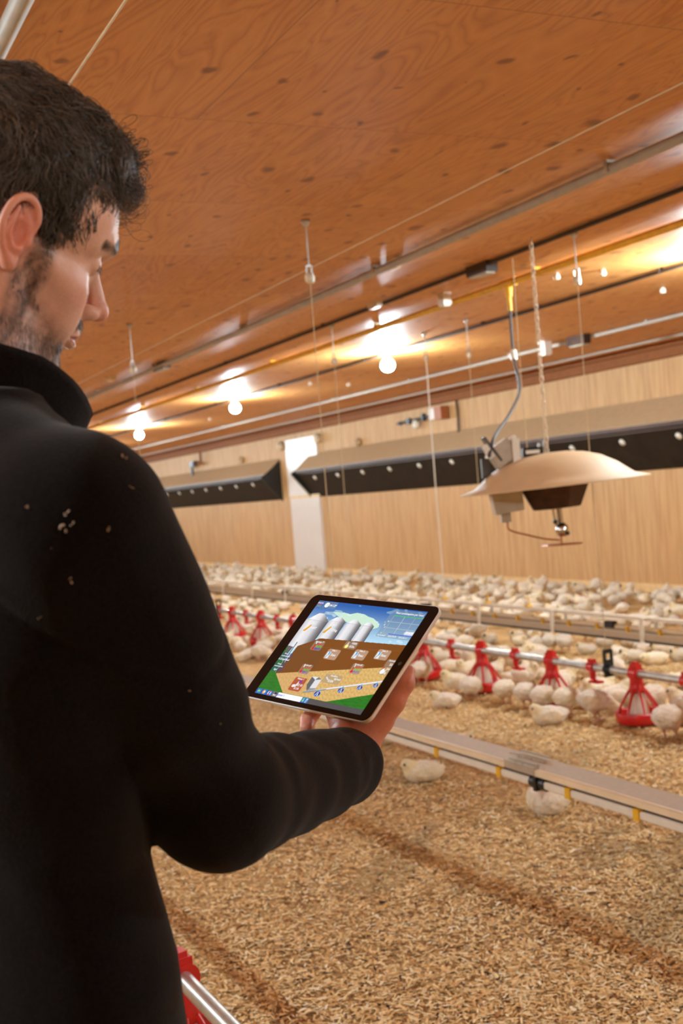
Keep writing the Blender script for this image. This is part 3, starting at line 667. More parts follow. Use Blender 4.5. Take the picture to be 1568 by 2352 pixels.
# ------------------------------------------------------------------ chicks
def chick_mesh(name, pose, h, seed):
    q = np.array
    if pose == 'stand':
        bz = .088; B = [((0, -.012, bz), (.050, .066, .046)), ((0, .025, bz + .004), (.040, .040, .042))]
        nk = [(0, .040, bz + .015), (0, .054, .126), (0, .058, .134)]; hd = (0, .062, .138); bk = (0, .095, .131)
    elif pose == 'feed':
        bz = .092; B = [((0, -.015, bz), (.052, .064, .048)), ((0, .022, bz - .006), (.042, .040, .040))]
        nk = [(0, .042, bz - .005), (0, .075, .068), (0, .092, .055)]; hd = (0, .098, .050); bk = (0, .122, .028)
    elif pose == 'lie':
        bz = .042; B = [((0, -.012, bz), (.056, .072, .044)), ((0, .03, bz + .002), (.044, .042, .040))]
        nk = [(0, .046, bz + .010), (0, .056, .070), (0, .060, .074)]; hd = (0, .064, .077); bk = (0, .097, .068)
    else:  # tucked
        bz = .040; B = [((0, -.008, bz), (.058, .070, .044)), ((0, .025, bz), (.048, .045, .040))]
        nk = [(0, .05, bz + .01), (0, .075, .055), (0, .082, .052)]; hd = (0, .086, .052); bk = (0, .114, .040)
    def f(p):
        d = ell(p, *B[0]); d = smin(d, ell(p, *B[1]), .02)
        d = smin(d, chain(p, nk, [.034, .025, .021]), .018); d = smin(d, ell(p, hd, (.022, .025, .021)), .012)
        d = smin(d, cap(p, (0, -.055, bz + .008), (0, -.078, bz + .012), .024, .012), .018)
        px = p.copy(); px[:, 0] = np.abs(px[:, 0])
        d = smin(d, ell(px, (.046, -.010, bz + .004), (.013, .044, .027)), .008)
        d = smin(d, cap(px, (.038, -.045, bz + .0), (.022, -.072, bz + .004), .010, .006), .006)
        d += .0026 * wob(p, 150, seed) + .0034 * wob(p, 62, seed + 1)
        d = np.minimum(d, cap(p, hd, bk, .0085, .0018))
        if pose in ('stand', 'feed'):
            d = smin(d, cap(px, (.026, -.010, bz - .03), (.025, -.004, .034), .022, .007), .012)
            d = np.minimum(d, cap(px, (.025, -.004, .036), (.026, .002, .007), .0048, .0045))
            for tx, ty in ((.026, .034), (.044, .026), (.010, .028), (.026, -.016)):
                d = np.minimum(d, cap(px, (.026, .002, .006), (tx, ty, .003), .0042, .0028))
        return d
    V, Q = snet(f, (-.085, -.12, -.008), (.085, .145, .195), h)
    c = np.tile(q([.95, .89, .77]), (len(V), 1)); n = .5 + .5 * wob(V, 40, seed + 5)
    c = c * (1 - .34 * n[:, None]) + q([.88, .58, .44]) * (.34 * n[:, None])
    yl = np.clip((np.linalg.norm(V - q(hd), axis=1) < .05) * 1.0, 0, 1)
    c = c * (1 - .6 * yl[:, None]) + q([.92, .76, .42]) * (.6 * yl[:, None])
    wing = (np.abs(V[:, 0]) > .047) & (np.abs(V[:, 2] - bz) < .03); c[wing] = c[wing] * .6 + q([.86, .72, .46]) * .4
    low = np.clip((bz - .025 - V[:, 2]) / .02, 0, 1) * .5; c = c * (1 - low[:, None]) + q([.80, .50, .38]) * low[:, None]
    fl = V[:, 2] < (.040 if pose in ('stand', 'feed') else -1); c[fl] = (.80, .42, .26)
    bd = np.linalg.norm(V - q(hd), axis=1); tip = ((V - q(hd)) @ (q(bk) - q(hd)) / np.linalg.norm(q(bk) - q(hd)) > .024) & (bd < .05); c[tip] = (.82, .50, .26)
    for s in (-1, 1):
        e = q(hd) + q([s * .0195, .011, .004]); c[np.linalg.norm(V - e, axis=1) < h * 1.5] = (.02, .015, .01)
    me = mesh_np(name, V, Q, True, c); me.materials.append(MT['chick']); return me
CH = {p: chick_mesh('chick_' + p, p, .0036, i * 3) for i, p in enumerate(('stand', 'feed', 'lie', 'tuck'))}
def chick(x, y, rz, pose, label, group, s=1.0):
    o = bpy.data.objects.new('chick', CH[pose]); COL.objects.link(o); o.location = (x, y, -.003); o.rotation_euler = (0, 0, rz); o.scale = (s, s, s)
    tag(o, label, 'chick', group); placed.append((x, y)); return o
placed = []
G1 = 'chicks singled out near the feeders'
# heading helper: angle of the chick's nose, 0 = along the barn, -pi/2 = towards the far wall
for x, y, rz, pose, s, lab in [
    (3.10, 4.60, -.5, 'tuck', 1.3, 'fluffy white chick resting under the near drinker line, closest to the camera'),
    (2.96, 5.50, 1.2, 'lie', 1.05, 'white chick lying on the litter just right of the sleeve cuff'),
    (3.24, 6.50, .4, 'lie', 1.0, 'white chick half hidden behind the hand and the drinker line end'),
    (3.50, 6.02, -2.6, 'lie', .85, 'chick behind the near drinker line, only its head shows over the rail'),
    (4.25, 6.22, 1.05, 'lie', 1.1, 'white chick lying alone in front of the row of feeding chicks'),
    (4.10, 7.22, .9, 'lie', 1.0, 'white chick lying on open litter in front of the second feeder from the tablet'),
    (4.40, 7.58, 1.2, 'stand', 1.0, 'white chick bending beside the second feeder from the tablet, left one of two'),
    (4.36, 7.30, -1.0, 'feed', 1.05, 'plump white chick pecking at the second feeder from the tablet'),
    (4.46, 8.62, -1.6, 'feed', 1.0, 'round white chick before the red pan right beside the tablet edge'),
    (4.48, 8.22, -.9, 'feed', 1.1, 'white chick standing right of the feeder nearest the tablet'),
    (4.44, 6.98, -1.3, 'feed', 1.05, 'leftmost chick of the row seen from behind at the third feeder from the right edge'),
    (4.46, 6.76, -1.35, 'feed', 1.05, 'second chick from the left of the row seen from behind at the pan'),
    (4.45, 6.54, -1.5, 'feed', 1.08, 'chick with tail to the camera at the pan above the lone lying chick'),
    (4.50, 6.36, -1.6, 'feed', 1.08, 'rightmost chick of the row seen from behind at the pan'),
    (4.78, 6.50, 2.2, 'stand', 1.0, 'chick standing under the red clamp beside the black hanger plate'),
    (4.52, 6.10, -2.5, 'feed', 1.15, 'white chick reaching its neck into the clear red pan from the left'),
    (4.74, 6.18, -1.9, 'stand', 1.1, 'chick behind the one reaching into the clear red pan'),
    (4.46, 5.36, -1.2, 'feed', 1.2, 'large white chick standing with its back to the camera right of the clear red pan'),
    (4.62, 5.30, -.4, 'feed', 1.15, 'chick with drooping wing beside the large chick right of the clear red pan'),
    (4.84, 5.66, .6, 'stand', 1.1, 'white chick behind the clear red pan, right side'),
    (4.86, 5.98, 1.9, 'feed', 1.1, 'white chick feeding on the far side of the clear red pan'),
    (4.92, 5.45, -.9, 'stand', 1.05, 'white chick at the right edge of the picture under the pipe'),
    (4.88, 7.40, -2.5, 'stand', 1.0, 'white chick walking just behind the pipe above the third feeder'),
    (4.80, 6.85, 2.4, 'feed', 1.0, 'chick facing the camera behind the row of feeding chicks'),
    (4.74, 8.0, 2.0, 'stand', 1.0, 'chick standing behind the pipe between the two feeders next to the tablet'),
    (4.34, 8.9, -.9, 'lie', 1.0, 'chick sitting just beyond the tablet corner by the red pan'),
    ]:
    chick(x, y, rz, pose, lab, G1, s * 1.2)
# the flock: random, denser round feeders and beyond the far drinker line
zones = [
    ('white chick in the crowd between the galvanised feeder pipe and the far drinker line', 'chicks between feeder pipe and far drinker line', lambda: (random.uniform(4.85, 5.72), random.uniform(5.3, 16)), 95, .15),
    ('white chick in the blurred crowd left of the tablet around the distant red feeders', 'chicks left of the tablet', lambda: (random.uniform(3.9, 4.9), random.uniform(9.2, 16)), 75, .15),
    ('white chick in the far crowd along the plywood wall beyond the white drinker line', 'chicks along the far wall', lambda: (random.uniform(6.05, 9.7), random.uniform(7.0, 15.5)), 104, .16)]
for lab, grp, fn, num, md in zones:
    k = 0; tr = 0; POSE = {'stand': 'standing', 'feed': 'pecking', 'lie': 'sitting', 'tuck': 'crouching'}
    while k < num and tr < 20000:
        tr += 1; x, y = fn()
        if x / y < .30 or x / y > .93: continue
        if any((x - a) ** 2 + (y - b) ** 2 < md * md for a, b in placed): continue
        if abs(x - 4.6) < .20 and abs(((y - 5.80 + .43) % .86) - .43) < .20: continue
        ps = random.choice(('stand', 'stand', 'feed', 'lie', 'lie', 'tuck'))
        if grp == 'chicks left of the tablet': where = ('behind the tablet' if y < 10 else 'just left of the tablet' if y < 11.6 else 'midway between tablet and jacket' if y < 13.2 else 'next to the jacket edge') + (', near side of the red feeders' if x < 4.6 else ', far side of the red feeders')
        elif 'far wall' in grp: where = ('past the far drinker line' if x < 7 else 'halfway to the plywood wall' if x < 8.4 else 'close against the plywood wall') + (', at the right edge' if x / y > .74 else ', below the round heater' if x / y > .64 else ', between tablet and heater' if x / y > .54 else ', above the tablet')
        else: where = ('just behind the feeder pipe' if x < 5.15 else 'midway from feeder pipe to far drinker line' if x < 5.45 else 'right under the far drinker line') + (', at the right edge' if x / y > .78 else ', near the black hanger plate' if x / y > .68 else ', behind the chick-crowded feeder' if x / y > .61 else ', beside the tablet top corner' if x / y > .53 else ', behind the tablet' if x / y > .46 else ', left of the tablet')
        chick(x, y, random.uniform(-pi, pi), ps, POSE[ps] + ' white chick ' + where, grp, random.uniform(.98, 1.24)); k += 1
# everything farther away, beyond counting
low = {p: chick_mesh('flock_' + p, p, .0085, 4) for p in ('stand', 'feed', 'lie')}
VV, FF, CC = [], [], []; off = 0; cnt = 0; tr = 0
LM = {}
for p, me in low.items():
    v = np.zeros(len(me.vertices) * 3, np.float32); me.vertices.foreach_get('co', v); fq = np.zeros(len(me.polygons) * 4, np.int32)
    me.polygons.foreach_get('vertices', fq); c = np.zeros(len(me.vertices) * 4, np.float32); me.color_attributes['Col'].data.foreach_get('color', c)
    LM[p] = (v.reshape(-1, 3), fq.reshape(-1, 4), c.reshape(-1, 4)[:, :3])
cells_ = {}
for a, b in placed: cells_.setdefault((int(a / .2), int(b / .2)), []).append((a, b))
while cnt < 900 and tr < 60000:
    tr += 1; x = random.uniform(3.6, 9.7); y = random.uniform(7, 34)
    if x / y < .22 or x / y > .93 or (x < 5.0 and y < 13) or (abs(x - 4.6) < .2) or (5.7 < x < 6.02): continue
    ci, cj = int(x / .2), int(y / .2)
    if any((x - a) ** 2 + (y - b) ** 2 < .022 for i in (-1, 0, 1) for j in (-1, 0, 1) for a, b in cells_.get((ci + i, cj + j), [])): continue
    cells_.setdefault((ci, cj), []).append((x, y))
    v, fq, c = LM[random.choice(('stand', 'feed', 'lie', 'lie'))]; a = random.uniform(-pi, pi); s = random.uniform(1.0, 1.22)
    R = np.array([[cos(a), -sin(a), 0], [sin(a), cos(a), 0], [0, 0, 1]]); VV.append(v @ R.T * s + [x, y, -.003]); FF.append(fq + off); CC.append(c * random.uniform(.70, .98)); off += len(v); cnt += 1
me = mesh_np('distant_flock', np.concatenate(VV), np.concatenate(FF), True, np.concatenate(CC)); me.materials.append(MT['chick'])
tag(link('distant_flock', me, None), 'blurred mass of far white chicks down the barn and against the wall', 'chicks', kind='stuff')
for me in low.values(): bpy.data.meshes.remove(me)

# ------------------------------------------------------------------ loose shavings on the litter
nf = 165000
Yf = 2.3 + 7.2 * RNG.random(nf) ** 1.5; Xf = Yf * RNG.uniform(.0, .97, nf)
ang = RNG.uniform(0, pi, nf) ; L = RNG.uniform(.006, .017, nf); W = RNG.uniform(.0018, .0050, nf); tl_ = RNG.normal(0, .18, nf); tw = RNG.normal(0, .25, nf)
a = np.stack([np.cos(ang) * np.cos(tl_), np.sin(ang) * np.cos(tl_), np.sin(tl_)], 1); b = np.stack([-np.sin(ang) * np.cos(tw), np.cos(ang) * np.cos(tw), np.sin(tw)], 1)
c0 = np.stack([Xf, Yf, .004 + .008 * wob(np.stack([Xf, Yf * .45, 0 * Xf], 1), 3.2, 3) + .006 * wob(np.stack([Xf, Yf, 0 * Xf], 1), 11, 4) + RNG.uniform(-.004, .005, nf)], 1)
V = np.stack([c0 - a * L[:, None] - b * W[:, None] * .6, c0 + a * L[:, None] - b * W[:, None], c0 + a * L[:, None] * .9 + b * W[:, None], c0 - a * L[:, None] + b * W[:, None]], 1).reshape(-1, 3)
pal = np.array([srgb(*q)[:3] for q in ((252, 228, 178), (246, 212, 154), (234, 194, 132), (218, 176, 114), (192, 146, 92), (140, 96, 60), (84, 58, 42), (255, 242, 210))])
ci = RNG.choice(8, nf, p=[.20, .25, .23, .12, .07, .04, .03, .06]); big = .5 + .5 * wob(np.stack([Xf, Yf, 0 * Xf], 1), 3, 9)
cc = pal[ci] * (1.0 - .25 * (big[:, None] > .72)) 
me = mesh_np('wood_shavings', V, np.arange(nf * 4).reshape(-1, 4), False, np.repeat(cc, 4, 0)); me.materials.append(MT['flake'])
tag(link('wood_shavings', me, None), 'loose pale wood shavings scattered over the barn floor', 'wood shavings', kind='stuff')
# ------------------------------------------------------------------ tablet
TC = Vector((.619, 1.341, 1.309)); TX = Vector((.249, -.967, -.052)).normalized(); TN = Vector((-.647, -.206, .734)).normalized()
TY = TN.cross(TX).normalized(); TX = TY.cross(TN)
TM = Matrix((TX, TY, TN)).transposed().to_4x4(); TM.translation = TC
T_ = thing('tablet', 'tablet with black bezel in the man\'s hand, showing a barn control screen', 'tablet'); T_.matrix_world = TM
def rrect(w, h, r, z, n=8):
    return [(sx * (w / 2 - r) + r * cos(a), sy * (h / 2 - r) + r * sin(a), z) for sx, sy, a0 in ((1, 1, 0), (-1, 1, pi / 2), (-1, -1, pi), (1, -1, 3 * pi / 2)) for a in [a0 + (pi / 2) * i / n for i in range(n + 1)]]
def stackr(rings, capb=True, capt=True):
    m = MB(); n = len(rings[0]); V = [p for r in rings for p in r]; Fc = [(i * n + k, i * n + (k + 1) % n, (i + 1) * n + (k + 1) % n, (i + 1) * n + k) for i in range(len(rings) - 1) for k in range(n)]
    if capt: Fc.append(tuple(range((len(rings) - 1) * n, len(rings) * n)))
    if capb: Fc.append(tuple(range(n - 1, -1, -1)))
    return m.add(V, Fc)
TW, TH = .240, .1695
link('back_shell', stackr([rrect(TW - .020, TH - .020, .008, -.0078), rrect(TW - .008, TH - .008, .010, -.0072), rrect(TW - .001, TH - .001, .0115, -.0045), rrect(TW, TH, .012, -.0015), rrect(TW, TH, .012, -.0002), rrect(TW - .0016, TH - .0016, .0115, .0002)]), 'alu', T_)
link('glass_front', stackr([rrect(TW - .0022, TH - .0022, .0112, .0001), rrect(TW - .0022, TH - .0022, .0112, .0006), rrect(TW - .003, TH - .003, .011, .0009)]), 'bezel', T_)
m = MB(); m.lathe([(0, .0011), (.0022, .0011), (.0026, .0009)], 16, c=(.1118, -.002, 0)); link('camera_lens', m, 'hose', T_)
# the picture on the display, painted cell by cell, then lettering on top
SX0, SX1, SY0, SY1 = -.0985, .1030, -.0772, .0742
nu, nv = 420, 310
UU, VVv = np.meshgrid((np.arange(nu) + .5) / nu, (np.arange(nv) + .5) / nv, indexing='ij'); U = UU.ravel(); Vv = VVv.ravel()
img = np.zeros((len(U), 3)); C3 = lambda r, g, b: np.array(srgb(r, g, b)[:3])
def inside(poly):
    r = np.zeros(len(U), bool); n = len(poly)
    for i in range(n):
        (x1, y1), (x2, y2) = poly[i], poly[(i + 1) % n]
        if y1 == y2: continue
        c = ((y1 > Vv) != (y2 > Vv)) & (U < (x2 - x1) * (Vv - y1) / (y2 - y1) + x1); r ^= c
    return r
def paint(mask, c, a=1.0): img[mask] = img[mask] * (1 - a) + np.asarray(c) * a
def poly(p, c, a=1.0): paint(inside(p), C3(*c), a)
def rr(x0, y0, x1, y1, c, a): poly([(x0 + .008, y0), (x1 - .008, y0), (x1, y0 + .01), (x1, y1 - .01), (x1 - .008, y1), (x0 + .008, y1), (x0, y1 - .01), (x0, y0 + .01)], c, a)
def disc(x, y, rx, ry, c, a=1): paint(((U - x) / rx) ** 2 + ((Vv - y) / ry) ** 2 < 1, C3(*c), a)
P3 = np.stack([U, Vv, 0 * U], 1)
s = np.clip((Vv - .62) / .36, 0, 1)[:, None]; img[:] = C3(190, 232, 250) * (1 - s) ** 1.3 + C3(24, 96, 176) * (1 - (1 - s) ** 1.3)
cl = inside([(0.196, 0.897), (0.307, 0.902), (0.368, 0.893), (0.425, 0.915), (0.498, 0.907), (0.537, 0.89), (0.595, 0.878), (0.677, 0.83), (0.685, 0.796), (0.641, 0.77), (0.56, 0.76), (0.45, 0.78), (0.383, 0.81), (0.282, 0.852)])
paint(cl, C3(206, 238, 212), .92); nz = wob(P3 * [1, 2.2, 1], 26, 2)
paint((nz > .35) & (Vv > .93) & (U > .35), C3(150, 196, 220), .5); paint((nz > .55) & (Vv < .9) & (Vv > .66), C3(226, 244, 252), .45)
paint((nz > .2) & (U > .12) & (U < .3) & (Vv > .86) & (Vv < .92), C3(190, 220, 226), .5)
def silo(p, x0, x1, sh):
    k = inside(p); t_ = (U[k] - x0) / (x1 - x0); g = np.interp(t_, [0, .25, .55, .8, 1], [200, 236, 215, 130, 84]); g = g + (Vv[k] > sh) * 8; img[k] = np.stack([C3(q, q, q + 4) for q in np.round(g)])
    paint(k & (np.abs(Vv - sh) < .003), C3(150, 150, 155), .35)
silo([(0, .40), (0, .78), (.013, .796), (.084, .868), (.131, .869), (.218, .793), (.215, .58), (.093, .5)], 0, .218, .79)
silo([(.225, .58), (.221, .803), (.27, .849), (.314, .851), (.376, .81), (.383, .60)], .222, .378, .805)
silo([(.384, .60), (.390, .805), (.434, .843), (.466, .846), (.529, .799), (.53, .60)], .386, .53, .80)
silo([(.533, .60), (.535, .798), (.57, .833), (.6, .834), (.645, .8), (.649, .60)], .535, .647, .797)
grass = inside([(0, 0), (0, .507), (.052, .41), (.09, .30), (1, .30), (1, 0)]); gn = .5 + .5 * wob(P3, 90, 3)
img[grass] = C3(18, 98, 30) * (1 - gn[grass])[:, None] + C3(44, 134, 44) * gn[grass][:, None]
poly([(0, .50), (.060, .497), (.05, .41), (.03, .39)], (96, 98, 100))
lit = inside([(.071, .216), (1.004, .46), (1.014, .2), (.665, .051), (.252, .052)]); ln = .5 + .5 * wob(P3, 130, 5) ; img[lit] = C3(196, 152, 86) * (1 - ln[lit])[:, None] + C3(232, 196, 126) * ln[lit][:, None]
poly([(.071, .216), (.379, .30), (.43, .06), (.252, .052)], (206, 158, 108), .45)
poly([(.25, .617), (1.0, .665), (1.0, .452), (.071, .216), (.093, .51)], (126, 74, 28)); poly([(.093, .51), (.25, .617), (.373, .464), (.379, .317), (.071, .216)], (112, 72, 36), .6)
poly([(.13, .508), (1, .605), (1, .609), (.13, .512)], (150, 100, 60), .4)
for a_, b_ in ((.066, .0035), (.060, .001)): poly([(a_ - b_, .549), (a_ + b_, .549), (a_ - .002 + b_, .227), (a_ - .002 - b_, .227)], (30, 30, 34) if b_ > .002 else (220, 220, 230))
rr(-.02, .338, .108, .43, (40, 60, 120), .45); rr(-.02, .235, .108, .322, (40, 60, 120), .40)
for (x0, y0, x1, y1, c, a_) in ((.066, .925, .196, .997, (120, 140, 160), .55), (-.02, .915, .058, 1.0, (110, 120, 140), .45), (.222, .494, .322, .593, (150, 130, 110), .7), (.497, .556, .613, .63, (160, 135, 115), .65), (.394, .43, .508, .531, (190, 156, 130), .85), (.627, .467, .740, .566, (190, 156, 130), .85), (.812, .499, .921, .597, (190, 156, 130), .85), (.933, .445, 1.02, .52, (160, 130, 110), .75), (.927, .372, 1.02, .445, (160, 140, 110), .6), (.259, .256, .358, .353, (160, 135, 110), .7), (.683, .337, .779, .436, (165, 140, 112), .7), (.274, .088, .386, .22, (176, 78, 50), .95), (.515, .212, .672, .300, (178, 156, 122), .8)):
    rr(x0, y0, x1, y1, c, a_)
rr(.708, .710, 1.02, .99, (120, 150, 170), .55)
for y_ in (.866, .806): poly([(.752, y_ - .0015), (1, y_ - .0015), (1, y_ + .0015), (.752, y_ + .0015)], (210, 215, 220), .8)
for x_ in (.752, .845, .935): poly([(x_ - .0015, .748), (x_ + .0015, .748), (x_ + .0015, .928), (x_ - .0015, .928)], (200, 205, 210), .7)
poly([(.752, .925), (1, .925), (1, .931), (.752, .931)], (60, 206, 70)); poly([(.80, .745), (1, .745), (1, .751), (.80, .751)], (70, 70, 220)); poly([(.752, .746), (.80, .746), (.80, .75), (.752, .75)], (190, 170, 160))
rr(.925, .757, 1.02, .795, (225, 228, 240), .8)
disc(.100, .960, .026, .033, (70, 70, 74)); disc(.100, .960, .022, .028, (232, 246, 250)); poly([(.099, .96), (.114, .962), (.114, .958)], (200, 60, 60))
for x_, y_ in ((.065, .705), (.257, .712)): poly([(x_ - .026, y_ - .035), (x_ + .012, y_ + .038), (x_ + .026, y_ + .030), (x_ - .004, y_ - .040)], (226, 160, 30)); poly([(x_ - .02, y_ - .03), (x_ + .006, y_ + .03), (x_ + .012, y_ + .026)], (246, 210, 90))
for x_, y_ in ((.245, .535), (.280, .298), (.706, .378)): poly([(x_ - .004, y_), (x_ + .004, y_), (x_ + .004, y_ + .045), (x_ - .004, y_ + .045)], (240, 240, 240)); poly([(x_ - .004, y_ - .02), (x_ + .004, y_ - .02), (x_ + .004, y_ + .022), (x_ - .004, y_ + .022)], (220, 20, 20)); disc(x_, y_ - .022, .010, .013, (220, 20, 20))
disc(.525, .578, .015, .020, (250, 226, 60)); disc(.525, .578, .008, .012, (255, 252, 200)); poly([(.518, .595), (.532, .595), (.528, .622), (.522, .622)], (210, 210, 215))
for x_, y_ in ((.415, .472), (.648, .508), (.833, .540)): poly([(x_ - .016, y_ - .032), (x_ + .016, y_ - .032), (x_ + .016, y_ + .032), (x_ - .016, y_ + .032)], (226, 232, 236)); poly([(x_ - .012, y_ - .03), (x_ - .008, y_ - .03), (x_ + .010, y_ + .02), (x_ + .006, y_ + .024)], (60, 66, 74)); poly([(x_ + .0, y_ + .0), (x_ + .008, y_ - .002), (x_ + .012, y_ + .028), (x_ - .004, y_ + .03)], (50, 160, 226))
poly([(.442, .113), (.412, .164), (.411, .248), (.469, .254), (.507, .236), (.507, .126), (.468, .101)], (150, 152, 156)); poly([(.442, .113), (.412, .164), (.411, .248), (.455, .222), (.452, .128)], (98, 98, 102)); poly([(.411, .248), (.469, .254), (.455, .222)], (226, 226, 228)); poly([(.469, .254), (.507, .236), (.455, .222)], (120, 120, 124)); poly([(.455, .222), (.507, .236), (.507, .150), (.456, .140)], (222, 222, 226))
poly([(.425, .086), (.998, .302), (1.0, .322), (.425, .101)], (232, 232, 236)); poly([(.425, .084), (.60, .148), (.60, .163), (.425, .101)], (150, 152, 156)); poly([(.425, .084), (.998, .302), (1, .306), (.425, .088)], (130, 130, 134))
for x_, y_, q in ((.55, .102, 1), (.723, .172, .9), (.858, .226, .8), (.969, .270, .75)):
    poly([(x_ - .003, y_), (x_ + .007, y_), (x_ + .007, y_ + .042 * q), (x_ - .003, y_ + .042 * q)], (40, 170, 240)); disc(x_, y_, .027 * q, .026 * q, (20, 120, 220)); disc(x_, y_ + .003, .023 * q, .020 * q, (16, 40, 120)); poly([(x_ - .014 * q, y_ - .015 * q), (x_ - .009 * q, y_ - .015 * q), (x_ - .001 * q, y_ + .02 * q), (x_ - .004 * q, y_ + .02 * q)], (235, 245, 255)); poly([(x_ + .004 * q, y_ - .018 * q), (x_ + .012 * q, y_ - .018 * q), (x_ + .005 * q, y_ + .02 * q), (x_ + .001 * q, y_ + .02 * q)], (235, 245, 255))
poly([(.29, .125), (.325, .125), (.335, .165), (.325, .185), (.318, .15), (.29, .145)], (225, 222, 220)); disc(.302, .132, .015, .014, (236, 234, 232))
poly([(.530, .262), (.560, .238), (.566, .248), (.536, .272)], (216, 216, 220)); poly([(.930, .39), (.945, .375), (.965, .385), (.975, .435), (.962, .41), (.95, .435), (.935, .41)], (245, 245, 245)); poly([(.935, .425), (.945, .425), (.948, .442), (.938, .442)], (200, 20, 30))
poly([(0, 0), (1, 0), (1, .050), (0, .050)], (82, 82, 84)); poly([(.218, 0), (.452, 0), (.452, .050), (.218, .050)], (250, 250, 252))
for i in range(3): poly([(.002 + i * .054, 0), (.052 + i * .054, 0), (.052 + i * .054, .05), (.002 + i * .054, .05)], (30, 120, 206)); poly([(.002 + i * .054, 0), (.010 + i * .054, 0), (.010 + i * .054, .05), (.002 + i * .054, .05)], (20, 80, 170))
poly([(.014, .025), (.028, .042), (.028, .032), (.044, .032), (.044, .018), (.028, .018), (.028, .008)], (150, 220, 50)); disc(.081, .025, .014, .018, (236, 170, 60)); disc(.085, .026, .006, .010, (250, 240, 220)); disc(.135, .025, .016, .020, (232, 232, 232)); disc(.135, .040, .010, .006, (220, 60, 40)); disc(.135, .010, .010, .006, (220, 60, 40)); disc(.135, .025, .008, .011, (30, 120, 206))
poly([(.164, 0), (.216, 0), (.216, .05), (.164, .05)], (116, 116, 118)); disc(.196, .034, .010, .009, (40, 40, 40)); poly([(.178, .01), (.190, .01), (.190, .022), (.178, .022)], (240, 240, 240)); disc(.200, .014, .008, .009, (190, 190, 190))
poly([(.456, 0), (.484, 0), (.484, .05), (.456, .05)], (30, 130, 214)); poly([(.486, 0), (.514, 0), (.514, .05), (.486, .05)], (30, 130, 214)); poly([(.470, .006), (.480, .022), (.474, .022), (.474, .045), (.466, .045), (.466, .022), (.460, .022)], (150, 220, 50)); poly([(.494, .028), (.508, .028), (.508, .045), (.494, .045)], (170, 214, 240)); poly([(.492, .006), (.508, .006), (.508, .022), (.492, .022)], (240, 244, 246)); disc(.502, .014, .006, .007, (60, 60, 20))
gxs = SX0 + (SX1 - SX0) * np.arange(nu + 1) / nu; gys = SY0 + (SY1 - SY0) * np.arange(nv + 1) / nv
